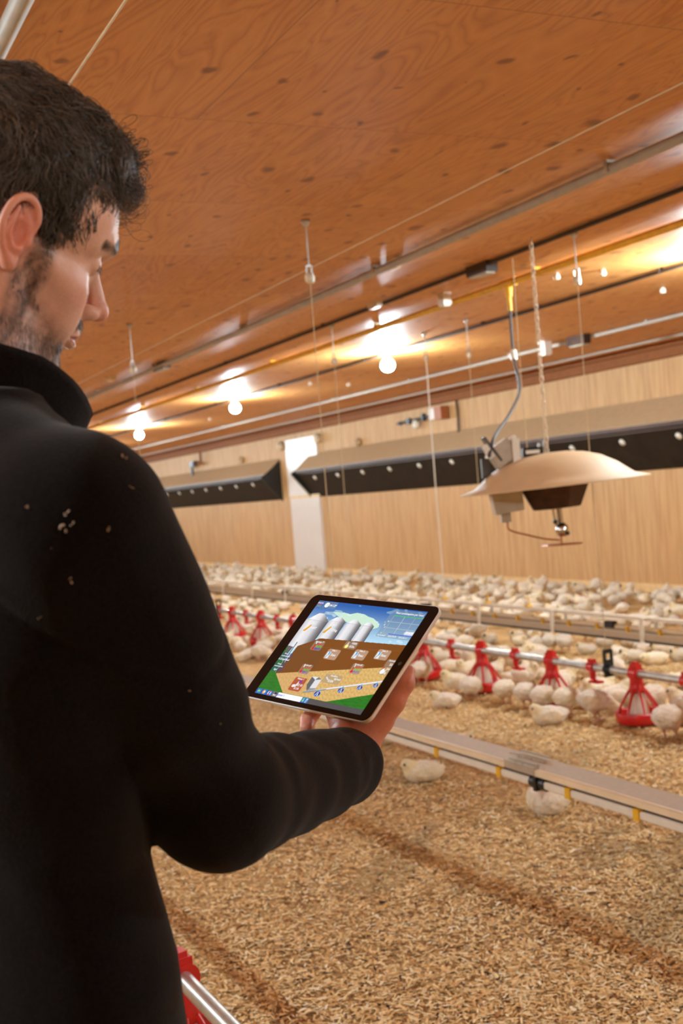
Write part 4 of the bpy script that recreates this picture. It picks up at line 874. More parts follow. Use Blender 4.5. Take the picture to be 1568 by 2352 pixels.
# one small quad per cell so each keeps its own colour
i, j = np.meshgrid(np.arange(nu), np.arange(nv), indexing='ij'); i = i.ravel(); j = j.ravel(); zz_ = np.full(len(i), .00125)
V = np.stack([np.stack([gxs[i], gys[j], zz_], 1), np.stack([gxs[i + 1], gys[j], zz_], 1), np.stack([gxs[i + 1], gys[j + 1], zz_], 1), np.stack([gxs[i], gys[j + 1], zz_], 1)], 1).reshape(-1, 3)
SV = [V]; SF = [np.arange(len(V)).reshape(-1, 4)]; SCc = [np.repeat(img, 4, 0)]
TXT = [('Exterior', .030, .975, .020, (240, 240, 240)), ('12.7°C', .028, .955, .019, (220, 40, 50)), ('7.8°C', .030, .938, .019, (30, 210, 60)), ('7.7°C', .030, .921, .019, (30, 50, 230)),
       ('04:12P', .160, .958, .030, (245, 245, 245)), ('Bin 1', .102, .757, .021, (240, 240, 240)), ('9.49T', .124, .708, .030, (245, 245, 245)), ('Bin 2', .298, .766, .021, (240, 240, 240)), ('133kg', .323, .712, .030, (245, 245, 245)),
       ('Feed consumption per head', .870, .958, .025, (245, 245, 245)), ('34', .735, .866, .018, (240, 240, 240)), ('g', .722, .835, .022, (240, 240, 240)), ('17', .735, .806, .018, (240, 240, 240)), ('0', .738, .748, .018, (240, 240, 240)),
       ('2016-04-07', .752, .727, .018, (240, 240, 240)), ('2016-04-09', .845, .727, .018, (240, 240, 240)), ('2016-04-11', .937, .727, .018, (240, 240, 240)), ('2016-04', .966, .776, .022, (255, 255, 255)),
       ('Average T°', .273, .580, .021, (240, 240, 240)), ('36.8°C', .288, .557, .024, (226, 30, 30)), ('35.2°C', .288, .534, .024, (40, 220, 40)), ('28.8°C', .288, .511, .024, (50, 40, 210)),
       ('100%', .578, .612, .026, (245, 245, 245)), ('552lx', .573, .580, .026, (245, 245, 245)), ('Inlet 1', .452, .519, .021, (245, 245, 245)), ('5sec', .465, .476, .030, (245, 245, 245)), ('Inlet 2', .686, .553, .021, (245, 245, 245)), ('0sec', .697, .510, .030, (245, 245, 245)), ('Inlet 3', .868, .584, .021, (245, 245, 245)), ('0sec', .880, .542, .030, (245, 245, 245)),
       ('Animals', .975, .507, .020, (240, 240, 240)), ('50', .984, .470, .030, (245, 245, 245)), ('Size', .985, .430, .019, (245, 245, 245)), ('0g', .975, .392, .026, (245, 245, 245)),
       ('Probe #1', .308, .342, .021, (240, 240, 240)), ('37.2°C', .322, .318, .024, (226, 30, 30)), ('34.7°C', .322, .296, .024, (40, 220, 40)), ('28.4°C', .322, .272, .024, (50, 40, 210)),
       ('Probe #2', .731, .425, .021, (240, 240, 240)), ('36.8°C', .745, .400, .024, (226, 30, 30)), ('34.7°C', .745, .378, .024, (40, 220, 40)), ('29.3°C', .745, .355, .024, (50, 40, 210)),
       ('Heater 1', .330, .206, .021, (245, 245, 245)), ('0%', .345, .178, .027, (50, 40, 210)), ('02:10', .353, .147, .029, (245, 245, 245)), ('0.1A', .345, .113, .029, (245, 245, 245)),
       ('Feedline', .594, .286, .022, (240, 240, 240)), ('0g/head', .636, .262, .022, (245, 245, 245)), ('0.0A', .592, .235, .030, (245, 245, 245)), ('Layout 1', .248, .026, .026, (60, 50, 220)),
       ('Water', .045, .418, .019, (240, 240, 240)), ('consumption', .050, .395, .019, (240, 240, 240)), ('0.333gal/head', .055, .360, .023, (245, 245, 245)), ('Water', .045, .310, .019, (240, 240, 240)), ('consumption', .050, .288, .019, (240, 240, 240)), ('0gal', .040, .253, .023, (245, 245, 245))]
TV, TF, TCc = [], [], []
for k, (s_, u, v_, h_, c) in enumerate(TXT):
    cu = bpy.data.curves.new('lettering', 'FONT'); cu.body = s_; cu.size = h_ * (SY1 - SY0) * 1.12; cu.align_x = 'CENTER'; cu.align_y = 'CENTER'; cu.resolution_u = 2; cu.offset = h_ * .0030
    ob = bpy.data.objects.new('lettering', cu); COL.objects.link(ob); bpy.context.view_layer.update()
    me = bpy.data.meshes.new_from_object(ob.evaluated_get(bpy.context.evaluated_depsgraph_get()))
    x0, y0 = SX0 + (SX1 - SX0) * u, SY0 + (SY1 - SY0) * v_
    co = [(p.co.x + x0, p.co.y + y0, .0014) for p in me.vertices]; o0 = len(TV)
    co = [(min(max(x, SX0), SX1), y, z) for x, y, z in co]
    TV += co; TF += [tuple(i + o0 for i in p.vertices) for p in me.polygons]; TCc += [C3(*c)] * len(co)
    bpy.data.meshes.remove(me); bpy.data.objects.remove(ob); bpy.data.curves.remove(cu)
scr_me = bpy.data.meshes.new('display'); scr_me.from_pydata(np.concatenate(SV).tolist() + TV, [], SF[0].tolist() + [tuple(i + len(V) for i in f) for f in TF]); scr_me.update()
set_cols(scr_me, np.concatenate([SCc[0], np.array(TCc)])); link('display', scr_me, 'screen', T_)['label'] = 'lit display with silos, a brown barn cutaway and readings'
# ------------------------------------------------------------------ the man (own frame: x his right, y ahead, z up)
PG = Vector((.193, 1.127, 0)); PRZ = math.atan2(-.979, .203)
HR = np.array([[.97, -.041, .24], [-.054, .925, .377], [-.237, -.378, .895]]); U_, _, Vt_ = np.linalg.svd(HR); HR = U_ @ Vt_; HT = np.array([.002, .020, 1.757])
toH = lambda p: ((np.asarray(p) - HT) @ HR).astype(np.float32)
frH = lambda p: np.asarray(p) @ HR.T + HT
pm = Matrix.Rotation(PRZ, 4, 'Z'); pm.translation = PG
tP = lambda *q: np.array((pm.inverted() @ (TM @ Vector(q))))        # a point given on the tablet, in the man's frame
NB = toH([(0, -.045, 1.53)])[0]; NF = toH([(0, .000, 1.55)])[0]; NM = toH([(0, -.02, 1.62)])[0]
def head_sdf(p):
    q = p.copy(); q[:, 0] = np.abs(q[:, 0])
    d = ell(p, (0, -.010, .045), (.074, .098, .086)); d = smin(d, ell(p, (0, .042, .040), (.058, .054, .056)), .03)
    d = smin(d, ell(p, (0, .045, -.020), (.050, .047, .055)), .02)
    d = smin(d, ell(p, (0, .048, -.066), (.040, .045, .036)), .02)
    d = smin(d, ell(p, (0, .082, -.094), (.020, .017, .017)), .014)
    d = smin(d, chain(q, [(.056, .000, -.020), (.052, .012, -.062), (.020, .078, -.094)], [.014, .014, .010]), .022)
    d = smin(d, ell(q, (.047, .054, -.018), (.015, .024, .017)), .022)
    d = smin(d, cap(q, (.054, .048, -.014), (.064, .010, .000), .009, .010), .014)
    d = smin(d, ell(q, (.052, .040, .050), (.016, .03, .03)), .02)
    d = smin(d, ell(q, (.038, .062, -.045), (.018, .022, .026)), .02)
    d = smin(d, chain(q, [(.006, .088, .032), (.024, .089, .036), (.042, .078, .035), (.052, .064, .028)], [.010, .011, .010, .007]), .012)
    d = smax(d, -ell(q, (.036, .098, .012), (.023, .021, .013)), .009)          # eye sockets
    d = smin(d, ell(q, (.031, .075, .013), (.0155, .0135, .0125)), .003)         # lids over the eyeball
    d = smax(d, -cap(q, (.022, .0925, .0105), (.038, .0885, .0108), .0022, .002), .001)
    d = smin(d, chain(p, [(0, .086, .022), (0, .098, .006), (0, .113, -.016)], [.007, .0075, .0095]), .010)
    d = smin(d, ell(p, (0, .116, -.021), (.0105, .011, .0095)), .006); d = smin(d, ell(q, (.0115, .103, -.026), (.0075, .011, .0075)), .005)
    d = smax(d, -ell(q, (.0062, .1085, -.0335), (.0036, .0065, .005)), .002)
    d = smin(d, ell(p, (0, .090, -.045), (.024, .012, .016)), .012)
    d = smin(d, chain(q, [(0, .1035, -.0505), (.010, .0995, -.0505), (.022, .089, -.0545)], [.0045, .0045, .002]), .004)
    d = smin(d, chain(q, [(0, .1025, -.0600), (.010, .0985, -.0600), (.020, .089, -.0560)], [.0055, .005, .002]), .004)
    d = smax(d, -chain(q, [(0, .108, -.0553), (.012, .102, -.0553), (.024, .090, -.0560)], [.0012, .0012, .001]), .002)
    # neck
    d = smin(d, cap(p, (0, -.022, -.015), NM, .052, .056), .03); d = smin(d, cap(p, NM, NB, .056, .064), .03)
    d = smin(d, cap(p, (0, .02, -.07), NF, .032, .045), .03)
    d = smin(d, cap(q, (.056, -.022, -.028), (.018, NF[1], NF[2]), .014, .012), .02)
    # ears: rim, inner fold, hollow, lobe, tragus
    q0 = q; ec = np.array([.078, -.010, .020], np.float32); q = (q - ec) / .9 + ec
    e = ell(q, (.078, -.014, .002), (.0065, .0165, .029))
    e = smin(e, ell(q, (.080, -.008, -.026), (.0055, .0085, .0105)), .006)
    e = smin(e, cap(q, (.066, -.010, -.004), (.078, -.014, .0), .016, .014), .010)
    e = smax(e, -ell(q, (.0885, -.0110, .001), (.0085, .0095, .0150)), .004)
    e = smax(e, -ell(q, (.0885, -.0130, .020), (.0065, .0085, .0090)), .003)
    rim = chain(q, [tuple(v_) for v_ in cr([(.080, .002, .006), (.082, .003, .018), (.083, -.003, .030), (.086, -.014, .0345), (.089, -.025, .029), (.091, -.0305, .016), (.090, -.0305, .002), (.087, -.025, -.012), (.083, -.016, -.022), (.081, -.007, -.030)], 3)], list(np.interp(np.arange(28) / 3, range(10), [.0032, .0036, .0038, .0040, .0040, .0040, .0038, .0036, .0042, .0060])))
    e = smin(e, rim, .0035)
    e = smin(e, chain(q, [(.086, -.020, .022), (.088, -.0225, .010), (.087, -.020, -.004), (.084, -.012, -.014), (.083, -.005, -.014)], [.0022, .0028, .0030, .0028, .0030]), .004)
    e = smin(e, ell(q, (.080, .0015, -.003), (.0045, .0045, .0065)), .003)
    d = smin(d, e * .9, .005)
    return d
def skin_head(p):       # colours that belong to the face itself
    q = p.copy(); q[:, 0] = np.abs(q[:, 0]); c = np.tile(np.array(srgb(238, 196, 176)[:3]), (len(p), 1))
    def mixc(w, col):
        nonlocal c
        w = np.clip(w, 0, 1)[:, None]; c = c * (1 - w) + np.array(srgb(*col)[:3]) * w
    n = .5 + .5 * wob(p, 60, 2)
    mixc(.25 * n, (222, 140, 116))
    g = lambda ctr, r: np.exp(-(((q - np.array(ctr)) / np.array(r)) ** 2).sum(1))
    mixc(.75 * g((0, .116, -.022), (.014, .014, .012)), (218, 120, 100)); mixc(.45 * g((.046, .066, -.022), (.018, .02, .016)), (222, 130, 112))
    mixc(.75 * g((.084, -.012, .004), (.016, .026, .040)), (222, 120, 98))
    m_ = (np.abs(q[:, 2] + .0555) < .0085 - .00028 * (q[:, 0] * 1000)) & (q[:, 0] < .021) & (q[:, 1] > .086); mixc(m_ * .75, (176, 86, 84))
    # stubble and beard: jaw line, chin, lip and side of the cheek
    jaw = np.exp(-((q[:, 2] + .068 + .50 * (q[:, 1] - .045) * 0) / .028) ** 2) * (q[:, 1] > -.012) * (q[:, 1] < .12)
    line = -.016 - .58 * (q[:, 1] - .010)                       # lower edge of the bare cheek
    b = np.clip((line - q[:, 2]) / .016, 0, 1) * np.clip((q[:, 1] + .004) / .010, 0, 1) * (q[:, 2] > -.125)
    side = np.clip(1.6 - np.abs(q[:, 1] - .020) / .011, 0, 1) * (q[:, 2] < .03) * (q[:, 2] > -.07) * (q[:, 0] > .035)
    mo = np.exp(-((q[:, 2] + .041) / .007) ** 2) * (q[:, 0] < .030) * (q[:, 1] > .080)
    lip = (np.abs(q[:, 2] + .0555) < .009) & (q[:, 0] < .024) & (q[:, 1] > .086)
    w_ = np.maximum(np.maximum(b * .80, side * .92), mo * .70) * (~lip) * (.70 + .45 * wob(p, 300, 7))
    mixc(w_, (78, 52, 40))
    br = chain(q, [(.010, .098, .030), (.028, .098, .0385), (.055, .072, .031)], [.0070, .0080, .006]); mixc(np.clip(.5 - br / .003, 0, 1) * .95, (44, 28, 22))
    mixc(((np.abs(q[:, 2] - .0115) < .0028) & (np.abs(q[:, 0] - .030) < .013) & (q[:, 1] > .074)) * .75, (50, 30, 28))
    return c
# hand under the tablet, rooted in the forearm
EL = np.array([.104, .144, 1.244]); WR = tP(.084, -.122, -.038); SH = np.array([.158, .0, 1.490])
g_ = lambda pts: [tP(*q) for q in pts]
PALM = g_([(.088, -.112, -.034), (.062, -.062, -.032), (.030, -.020, -.030)])
def hand_sdf(p):
    d = cap(p, EL + (WR - EL) * .45, WR, .036, .026)
    d = smin(d, cap(p, WR, PALM[1], .026, .026), .02)
    k1, k2, k3, k4 = g_([(.062, .000, -.024), (.036, .004, -.024), (.012, -.012, -.026), (-.002, -.040, -.030)])
    for k, r in ((k1, .013), (k2, .013), (k3, .012), (k4, .012)): d = smin(d, cap(p, PALM[1], k, .022, r), .016)
    d = smin(d, cap(p, *g_([(.074, -.095, -.040), (.012, -.056, -.036)]), .020, .015), .016)
    fs = [([(.062, .000, -.024), (.060, .036, -.026), (.050, .060, -.020), (.044, .078, -.016)], [.0105, .0095, .0088, .0078]),
          ([(.036, .004, -.024), (.024, .042, -.026), (.010, .064, -.020), (.002, .082, -.016)], [.0105, .0098, .0090, .0080]),
          ([(.012, -.012, -.026), (-.016, .020, -.027), (-.036, .036, -.021), (-.050, .048, -.016)], [.0100, .0092, .0085, .0076]),
          ([(-.002, -.040, -.030), (-.020, -.058, -.034), (-.024, -.078, -.036), (-.014, -.090, -.034)], [.0100, .0098, .0095, .0088])]
    for pts, rs in fs: d = smin(d, chain(p, g_(pts), rs, .003), .005)
    th = g_([(.086, -.088, -.034), (.094, -.060, -.034), (.105, -.036, -.028), (.108, -.012, -.0235), (.106, .002, -.0205)])
    d = smin(d, chain(p, th, [.020, .015, .0120, .0108, .0085], .006), .012)
    return d
def skin_hand(p):
    c = np.tile(np.array(srgb(226, 152, 124)[:3]), (len(p), 1)); n = (.5 + .5 * wob(p, 90, 8))[:, None]
    return c * (1 - .35 * n) + np.array(srgb(206, 112, 92)[:3]) * .35 * n
LHW = np.array([-.215, .10, .99])
def core_sdf(p):         # trunk, legs, upper arms, left hand: under the clothes
    z = [.80, .95, 1.1, 1.25, 1.40, 1.50, 1.545]; d = loft(p, z, [0] * 7, [0, 0, 0, 0, -.01, -.02, -.03], [.14, .15, .14, .145, .16, .12, .06], [.10, .10, .09, .095, .10, .07, .05])
    d = smin(d, chain(p, [SH, EL, EL + (WR - EL) * .6], [.050, .040, .034]), .02)
    d = smin(d, cap(p, (0, -.03, 1.50), (0, -.03, 1.62), .06, .055), .03)
    d = smin(d, chain(p, [(-.165, 0, 1.49), (-.225, -.01, 1.22), LHW], [.048, .038, .025]), .02)
    for s in (-1, 1): d = smin(d, chain(p, [(s * .09, 0, .88), (s * .10, .01, .48), (s * .11, -.02, .09)], [.085, .055, .038]), .03)
    h = LHW + [0, .02, -.06]; d = smin(d, cap(p, LHW, h, .026, .030), .02)
    for i, (dx, l) in enumerate(((-.022, .06), (-.008, .07), (.008, .068), (.020, .052))):
        a = h + [.004 * 0, dx + .01, -.03]; d = smin(d, chain(p, [a, a + [.012, .004, -l * .5], a + [.026, .004, -l]], [.010, .009, .008]), .004)
    d = smin(d, chain(p, [LHW + [0, .02, -.02], LHW + [.012, .055, -.06], LHW + [.02, .06, -.09]], [.013, .011, .009]), .006)
    return d
def merge(parts):
    V, Q, Cc, o = [], [], [], 0
    for v, q, c in parts: V.append(v); Q.append(q + o); Cc.append(c); o += len(v)
    return np.concatenate(V), np.concatenate(Q), np.concatenate(Cc)
v1, q1 = snet(head_sdf, (-.10, -.13, -.26), (.10, .135, .145), .0015); c1 = skin_head(v1); v1 = frH(v1)
lo = np.minimum(EL, WR) - .12; hi = np.maximum(EL, WR) + [.10, .26, .18]
v2, q2 = snet(hand_sdf, lo, hi, .0022); c2 = skin_hand(v2)
v3, q3 = snet(core_sdf, (-.30, -.16, .02), (.24, .42, 1.66), .007); c3 = skin_hand(v3)
PV, PQ, PC = merge([(v1, q1, c1), (v2, q2, c2), (v3, q3, c3)])
me = mesh_np('person', PV, PQ, True, PC); me.materials.append(MT['skin'])
MAN = link('person', me, None); MAN.matrix_world = pm
tag(MAN, 'man in black fleece jacket with dark wavy hair, looking down at the tablet', 'person')
for s in (-1, 1):
    m = MB(); m.lathe([(.0118 * sin(a), .0118 * cos(a)) for a in [pi * i / 14 for i in range(15)]], 24); o = link('eye', m, 'panel', MAN); o.location = frH([(s * .031, .0765, .0125)])[0]
    i_ = MB(); i_.lathe([(0, .0122), (.003, .0120), (.0058, .0106)], 20, rot=Matrix.Rotation(radians(-100), 3, 'X')); ir = link('iris', i_, 'black', o)
# ---------------- jacket
def fold(p):
    return .0022 * wob(p, 11, 21) + .0015 * wob(p * [1, 1, .6], 24, 22)
ELB = EL + [0.0, 0, -.012]
def jacket_sdf(p):
    z = [.845, .90, 1.0, 1.1, 1.2, 1.3, 1.38, 1.45, 1.51, 1.56, 1.60]
    d = loft(p, z, [0] * 11, [.0, .0, .0, .004, .0, -.005, -.01, -.014, -.018, -.02, -.02],
             [.176, .176, .170, .163, .150, .160, .184, .185, .150, .105, .070], [.130, .128, .121, .112, .095, .104, .120, .116, .098, .080, .064])
    q = p.copy(); q[:, 0] = np.abs(q[:, 0])
    d = smin(d, cap(q, (.05, -.018, 1.555), (.150, -.004, 1.500), .058, .068), .04)
    up = SH + (ELB - SH) * .5 + [.004, 0, 0]
    arm = chain(p, [SH, up, ELB], [.078, .071, .056])
    m1 = ELB + (WR - ELB) * .5
    fore = chain(p, [ELB, m1 + [0, 0, -.004], WR + (WR - ELB) * -.02], [.060, .051, .043])
    # gathers running round the sleeve
    ax = (WR - ELB) / np.linalg.norm(WR - ELB); t_ = (p - ELB) @ ax
    fore = fore + .0022 * np.sin(t_ * 75 + 3.5 * wob(p, 13, 31)) * np.clip(t_ / .06, 0, 1) * (.5 + .5 * wob(p, 17, 33)) + .002 * wob(p, 34, 34)
    ax2 = (ELB - SH) / np.linalg.norm(ELB - SH); t2 = (p - SH) @ ax2
    arm = arm + .0022 * np.sin(t2 * 60 + 2.5 * wob(p, 7, 32)) * np.clip((t2 - .12) / .1, 0, 1)
    a2 = smin(arm, fore, .022)
    # cuff end cut square
    a2 = smax(a2, (p - (WR + ax * .022)) @ ax, .008)
    d = smin(d, a2, .016)
    left = chain(p, [(-.158, 0, 1.49), (-.225, -.01, 1.22), (-.215, .09, 1.00)], [.076, .064, .042]); d = smin(d, left, .02)
    d = d + fold(p)
    sn = (p - SH) @ np.array([.80, .10, .59]) + .030; d = d + .0022 * np.exp(-(sn / .0028) ** 2) * (p[:, 0] > .05) * (p[:, 2] > 1.36)
    # hem
    d = smin(d, loft(p, [.835, .845, .875, .885], [0] * 4, [0] * 4, [.176, .182, .182, .176], [.132, .138, .138, .132]), .006)
    # hollow at the neck opening
    d = smax(d, -cap(p, (0, -.02, 1.575), (0, .02, 1.75), .062, .075), .01)
    return d
v, q = snet(jacket_sdf, (-.32, -.18, .82), (.26, .48, 1.68), .0048)
link('jacket', mesh_np('jacket', v, q), 'fleece', MAN)['label'] = 'plain black fleece jacket'
# stand-up collar, open at the throat: its tip turned outwards
def collar():
    n, mrow = 64, 9; V = []
    outer = []; 
    for side in (0, 1):
        for i in range(n + 1):
            a = radians(-90 + 330 * (i / n - .5)) # 0 at his back
            ang = a; u = i / n - .5
            for j in range(mrow + 1):
                h = j / mrow; flare = max(0, abs(u) - .33) / .17
                r = .065 + .003 * sin(7 * u * pi) * h + (.002 * h) + .010 * flare * h - (.004 if side else 0)
                x = cos(ang) * r * 1.0; y = sin(ang) * r * 1.08 + .022 * h * 1.0 + (.012 * flare)
                z = 1.565 + .062 * h - .030 * flare + .045 * (1 - abs(u) * 2) * h + .004 * sin(11 * u) * h
                V.append((x, y - .018, z))
    N = (n + 1) * (mrow + 1); Fc = []
    ix = lambda s, i, j: s * N + i * (mrow + 1) + j
    for i in range(n):
        for j in range(mrow):
            Fc += [(ix(0, i, j), ix(0, i + 1, j), ix(0, i + 1, j + 1), ix(0, i, j + 1)), (ix(1, i, j + 1), ix(1, i + 1, j + 1), ix(1, i + 1, j), ix(1, i, j))]
        Fc.append((ix(0, i, mrow), ix(0, i + 1, mrow), ix(1, i + 1, mrow), ix(1, i, mrow)))
    for j in range(mrow):
        Fc += [(ix(0, 0, j), ix(0, 0, j + 1), ix(1, 0, j + 1), ix(1, 0, j)), (ix(0, n, j), ix(1, n, j), ix(1, n, j + 1), ix(0, n, j + 1))]
    m = MB(); m.add(V, Fc, True); return m
co_ = link('collar', collar(), 'fleece', MAN)
# lint on the back of the sleeve
from mathutils.bvhtree import BVHTree
jk = [o for o in MAN.children if o.name == 'jacket'][0]; bv = BVHTree.FromPolygons([v_.co[:] for v_ in jk.data.vertices], [p_.vertices[:] for p_ in jk.data.polygons])
lm = MB(); rl = random.Random(3)
for a_, b_, sz in ((280, 1050, .0022), (286, 1054, .0018), (150, 1180, .0018), (142, 1212, .0026), (168, 1207, .0018), (250, 1216, .0018), (162, 1330, .0022), (66, 1165, .002), (435, 1585, .0016), (120, 1260, .0012), (300, 1120, .0012), (90, 1420, .0012), (240, 1500, .0012), (505, 1660, .0014)):
    dr = fwd + rgt * (a_ - 784) / F + upv * (1176 - b_) / F; o_ = pm.inverted() @ Vector((0, 0, CAMH)); hit = bv.ray_cast(o_, (pm.inverted().to_3x3() @ dr).normalized())
    if hit[0] is None: continue
    for k in range(3):
        c_ = hit[0] + Vector([rl.uniform(-1, 1) * sz * .8 for _ in range(3)]); lm.tube([c_, c_ + Vector([rl.uniform(-1, 1) * sz for _ in range(3)])], sz * .35, 5)
link('lint', lm, 'greybox', MAN)['label'] = 'pale lint and dust specks'
# trousers and boots
def tr_sdf(p):
    d = loft(p, [.78, .86, .93, .99], [0] * 4, [0] * 4, [.165, .170, .165, .155], [.118, .120, .112, .105])
    for s in (-1, 1): d = smin(d, chain(p, [(s * .085, 0, .84), (s * .10, .015, .48), (s * .11, -.02, .06)], [.098, .072, .062]), .02)
    d = smax(d, .045 - p[:, 2], .01); return d + .003 * wob(p * [1, 1, 1.6], 16, 41)
v, q = snet(tr_sdf, (-.22, -.16, .02), (.22, .16, 1.02), .008); link('trousers', mesh_np('trousers', v, q), 'denim', MAN)
for s in (-1, 1):
    def bt(p):
        d = smin(ell(p, (s * .115, .075, .045), (.048, .10, .05)), ell(p, (s * .11, -.03, .055), (.042, .06, .06)), .03)
        d = smin(d, cap(p, (s * .11, -.02, .06), (s * .11, -.02, .16), .046, .052), .02); return smax(d, -p[:, 2], .006)
    v, q = snet(bt, (s * .115 - .09, -.13, -.01), (s * .115 + .09, .20, .24), .007); link('boot', mesh_np('boot', v, q), 'boot', MAN)

# ---------------- hair: a shaped mass and many curved locks
def hairline(p):        # > 0 where hair grows (head frame)
    y, z, ax_ = p[:, 1], p[:, 2], np.abs(p[:, 0])
    lim = np.interp(y, [-.13, -.075, -.050, -.036, -.028, -.006, .004, .012, .026, .034, .044, .058, .075, .095, .13],
                    [-.060, -.070, -.060, -.020, .030, .040, .030, -.012, -.012, .010, .028, .056, .078, .084, .084])
    return z - lim
def hair_sdf(p):
    d = ell(p, (0, -.014, .050), (.080, .103, .094)); d = smin(d, ell(p, (0, .018, .094), (.064, .060, .046)), .03)
    d = d + .0030 * wob(p * [1, .6, 1], 95, 51) + .004 * wob(p, 38, 52)
    return smax(d, -hairline(p) + .003 * wob(p, 150, 53), .010)
hv, hq = snet(hair_sdf, (-.10, -.14, -.10), (.10, .125, .165), .0030)
hc = np.tile(np.array(srgb(30, 26, 23)[:3]), (len(hv), 1))
# locks
NS = 9000; K = 9
src = ell  # roots sampled on the mass
pick = RNG.choice(len(hv), NS * 2); R0 = hv[pick] + RNG.normal(0, .0012, (NS * 2, 3)); ok = (hairline(R0) > .004) & ~((R0[:, 1] > .020) & (hairline(R0) < .015))
R0 = R0[ok][:NS]; NS = len(R0)
ctr = np.array([0, -.010, .045]); nrm = (R0 - ctr) / np.array([.08, .103, .094]) ** 2; nrm /= np.linalg.norm(nrm, axis=1)[:, None]
# flow: forward over the top, down-and-back on the sides, up into the fringe
top = np.clip((R0[:, 2] - .075) / .04, 0, 1)[:, None]; front = np.clip((R0[:, 1] - .045) / .035, 0, 1)[:, None]
flow = top * np.array([0, 1, .15]) + (1 - top) * np.array([0, .55, -.75]); sx = np.sign(R0[:, :1]); flow = flow + sx * np.array([1, 0, 0]) * .25 * top
low_back = (R0[:, 1:2] < -.03); flow = np.where(low_back & (top < .5), np.array([0, .45, -.9]), flow)
cn_ = np.stack([wob(R0, 55, 61), wob(R0, 55, 62), wob(R0, 55, 63)], 1)      # clumps share a bend
flow = flow + .95 * cn_; flow -= (flow * nrm).sum(1)[:, None] * nrm; flow /= np.linalg.norm(flow, axis=1)[:, None]
ln_ = RNG.uniform(.018, .036, (NS, 1)) * (1 + .5 * top - .35 * front); sidel = (R0[:, 2:3] < .03); ln_ = np.where(sidel, ln_ * .45, ln_)
bi = np.cross(nrm, flow); ph = wob(R0, 70, 64)[:, None] * 3.0; fr = RNG.uniform(5, 8, (NS, 1)); ampl = .0035 * (1 + 1.2 * front) * np.where(sidel, .4, 1)
pts = []
for k in range(K):
    s_ = k / (K - 1); bend = s_ * s_
    lift = (.0055 * sin(pi * min(1, s_ * 1.1)) + .007 * front * np.sin(pi * s_))
    pt = R0 + flow * ln_ * s_ + nrm * (lift - bend * (.10 + .20 * top) * ln_ * (1 - front * .2)) + bi * ampl * np.sin(fr * s_ + ph) + nrm * ampl * .7 * np.cos(fr * s_ + ph)
    pts.append(pt)
PT = np.stack(pts, 1)
# curls hanging forward from the fringe, over the forehead
NC = 620; cx_ = RNG.uniform(-.045, .060, NC); base = np.stack([cx_, .056 + RNG.normal(0, .010, NC) - .35 * np.abs(cx_) ** 1.1, .109 + RNG.normal(0, .008, NC)], 1)
KC = 26; cl_id = np.round(cx_ / .010); ph2 = cl_id * 2.1 + RNG.normal(0, .25, NC); rad = .009 + .004 * np.sin(cl_id * 5.3) + RNG.normal(0, .0011, NC); turns = 1.5 + .5 * np.sin(cl_id * 3.7); fwd_ = .022 + .010 * np.sin(cl_id * 1.9) + RNG.normal(0, .002, NC); drp = .036 + .014 * np.cos(cl_id * 2.9) + RNG.normal(0, .003, NC)
cp = []
for k in range(KC):
    s_ = k / (KC - 1); a_ = 2 * pi * turns * s_ + ph2; g = min(1, s_ * 2.5)
    cp.append(base + np.stack([rad * .55 * np.cos(a_) * g + .004 * np.sin(ph2) * s_, fwd_ * np.sin(pi * .62 * s_) + rad * np.cos(a_ + 1.0) * g, .014 * sin(pi * min(1, s_ * 1.8)) - drp * s_ ** 1.5 + rad * np.sin(a_ + 1.0) * g], 1))
CP = np.stack(cp, 1)
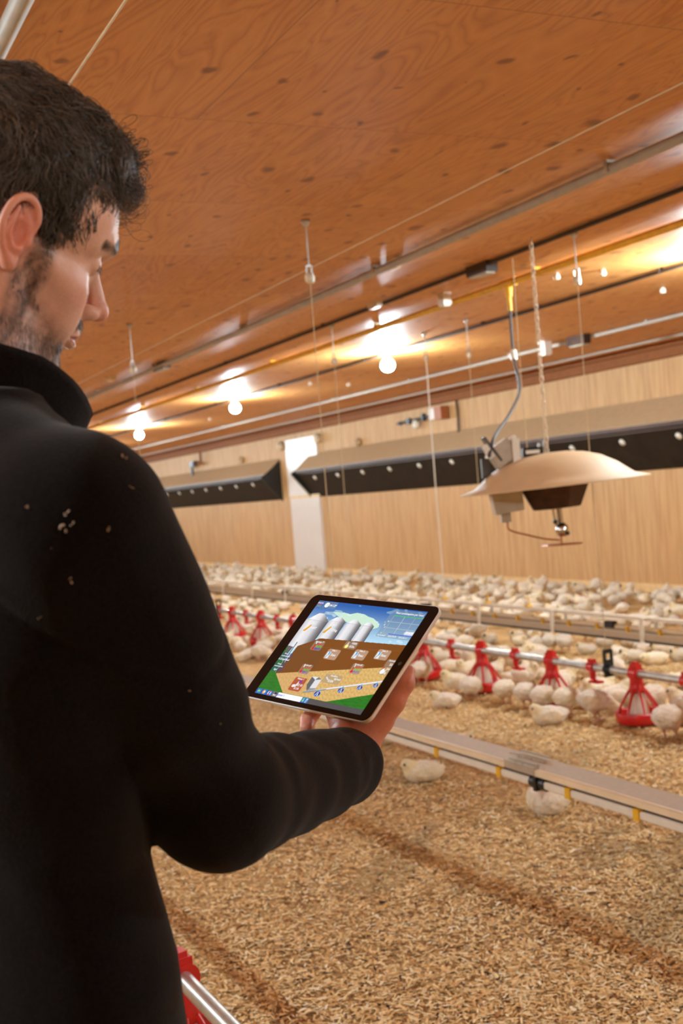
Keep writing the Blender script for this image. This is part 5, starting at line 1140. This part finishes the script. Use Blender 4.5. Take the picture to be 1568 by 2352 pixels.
def strands(PT, r0_, seed):
    n, K = PT.shape[:2]; T = np.gradient(PT, axis=1); T /= np.linalg.norm(T, axis=2)[..., None] + 1e-9
    up_ = np.array([.3, .2, .93]); A = np.cross(T, up_); A /= np.linalg.norm(A, axis=2)[..., None] + 1e-9; Bv = np.cross(T, A)
    rr_ = r0_ * (1 - .75 * np.linspace(0, 1, K) ** 2)[None, :, None]; V = np.stack([PT + (A * cos(q) + Bv * sin(q)) * rr_ for q in (0, 2 * pi / 3, 4 * pi / 3)], 2)
    V = V.reshape(-1, 3); i = np.arange(n)[:, None, None] * K * 3 + np.arange(K - 1)[None, :, None] * 3; j = np.arange(3)[None, None]; j2 = (j + 1) % 3
    Q = np.stack([i + j, i + j2, i + 3 + j2, i + 3 + j], -1).reshape(-1, 4)
    c = np.array(srgb(90, 80, 71)[:3]) * np.random.default_rng(seed).uniform(.35, 1.5, (n, 1, 1)) * (1 + .55 * wob(PT[:, 0], 60, 77))[:, None, None]; return V, Q, np.repeat(c.reshape(n, 1, 3) * np.ones((1, K * 3, 1)), 1, 1).reshape(-1, 3)
a1 = strands(PT, .00042, 1); a2 = strands(CP, .00036, 2)
# sideburn, beard and eyebrow hairs
pk = RNG.choice(len(v1), 60000); hb = toH(v1[pk]); cb = c1[pk].mean(1); sk = np.array(srgb(238, 196, 176)[:3]).mean()
nearb = (cb < sk * .62) & (np.abs(hb[:, 2] + .0555) > .008) & (hb[:, 2] < .045) & (hb[:, 2] > -.13) & (np.abs(hb[:, 0]) > .0) & ~((hb[:, 1] > .10) & (hb[:, 2] > -.035))
hb = hb[nearb][:7000]; nb_ = (hb - np.array([0, .02, -.01])); nb_ /= np.linalg.norm(nb_, axis=1)[:, None]
fl_ = np.tile(np.array([0, .35, -.9]), (len(hb), 1)) + RNG.normal(0, .25, (len(hb), 3)); eb = hb[:, 2] > .022; fl_[eb & (np.abs(hb[:, 1]) > .05)] = [0, -.4, .2]
lb = RNG.uniform(.003, .0065, (len(hb), 1)); BP = np.stack([hb + (fl_ * .8 + nb_ * .45) * lb * s_ for s_ in (0, .5, 1)], 1)
a3 = strands(BP, .00013, 3)
V, Q, Cc = merge([(hv, hq, hc), a1, a2])
me = mesh_np('hair', frH(V), Q, True, Cc); me.materials.append(MT['hair']); link('hair', me, None, MAN)['label'] = 'dark brown wavy hair'
me = mesh_np('beard', frH(a3[0]), a3[1], True, a3[2]); me.materials.append(MT['hair']); link('beard', me, None, MAN)
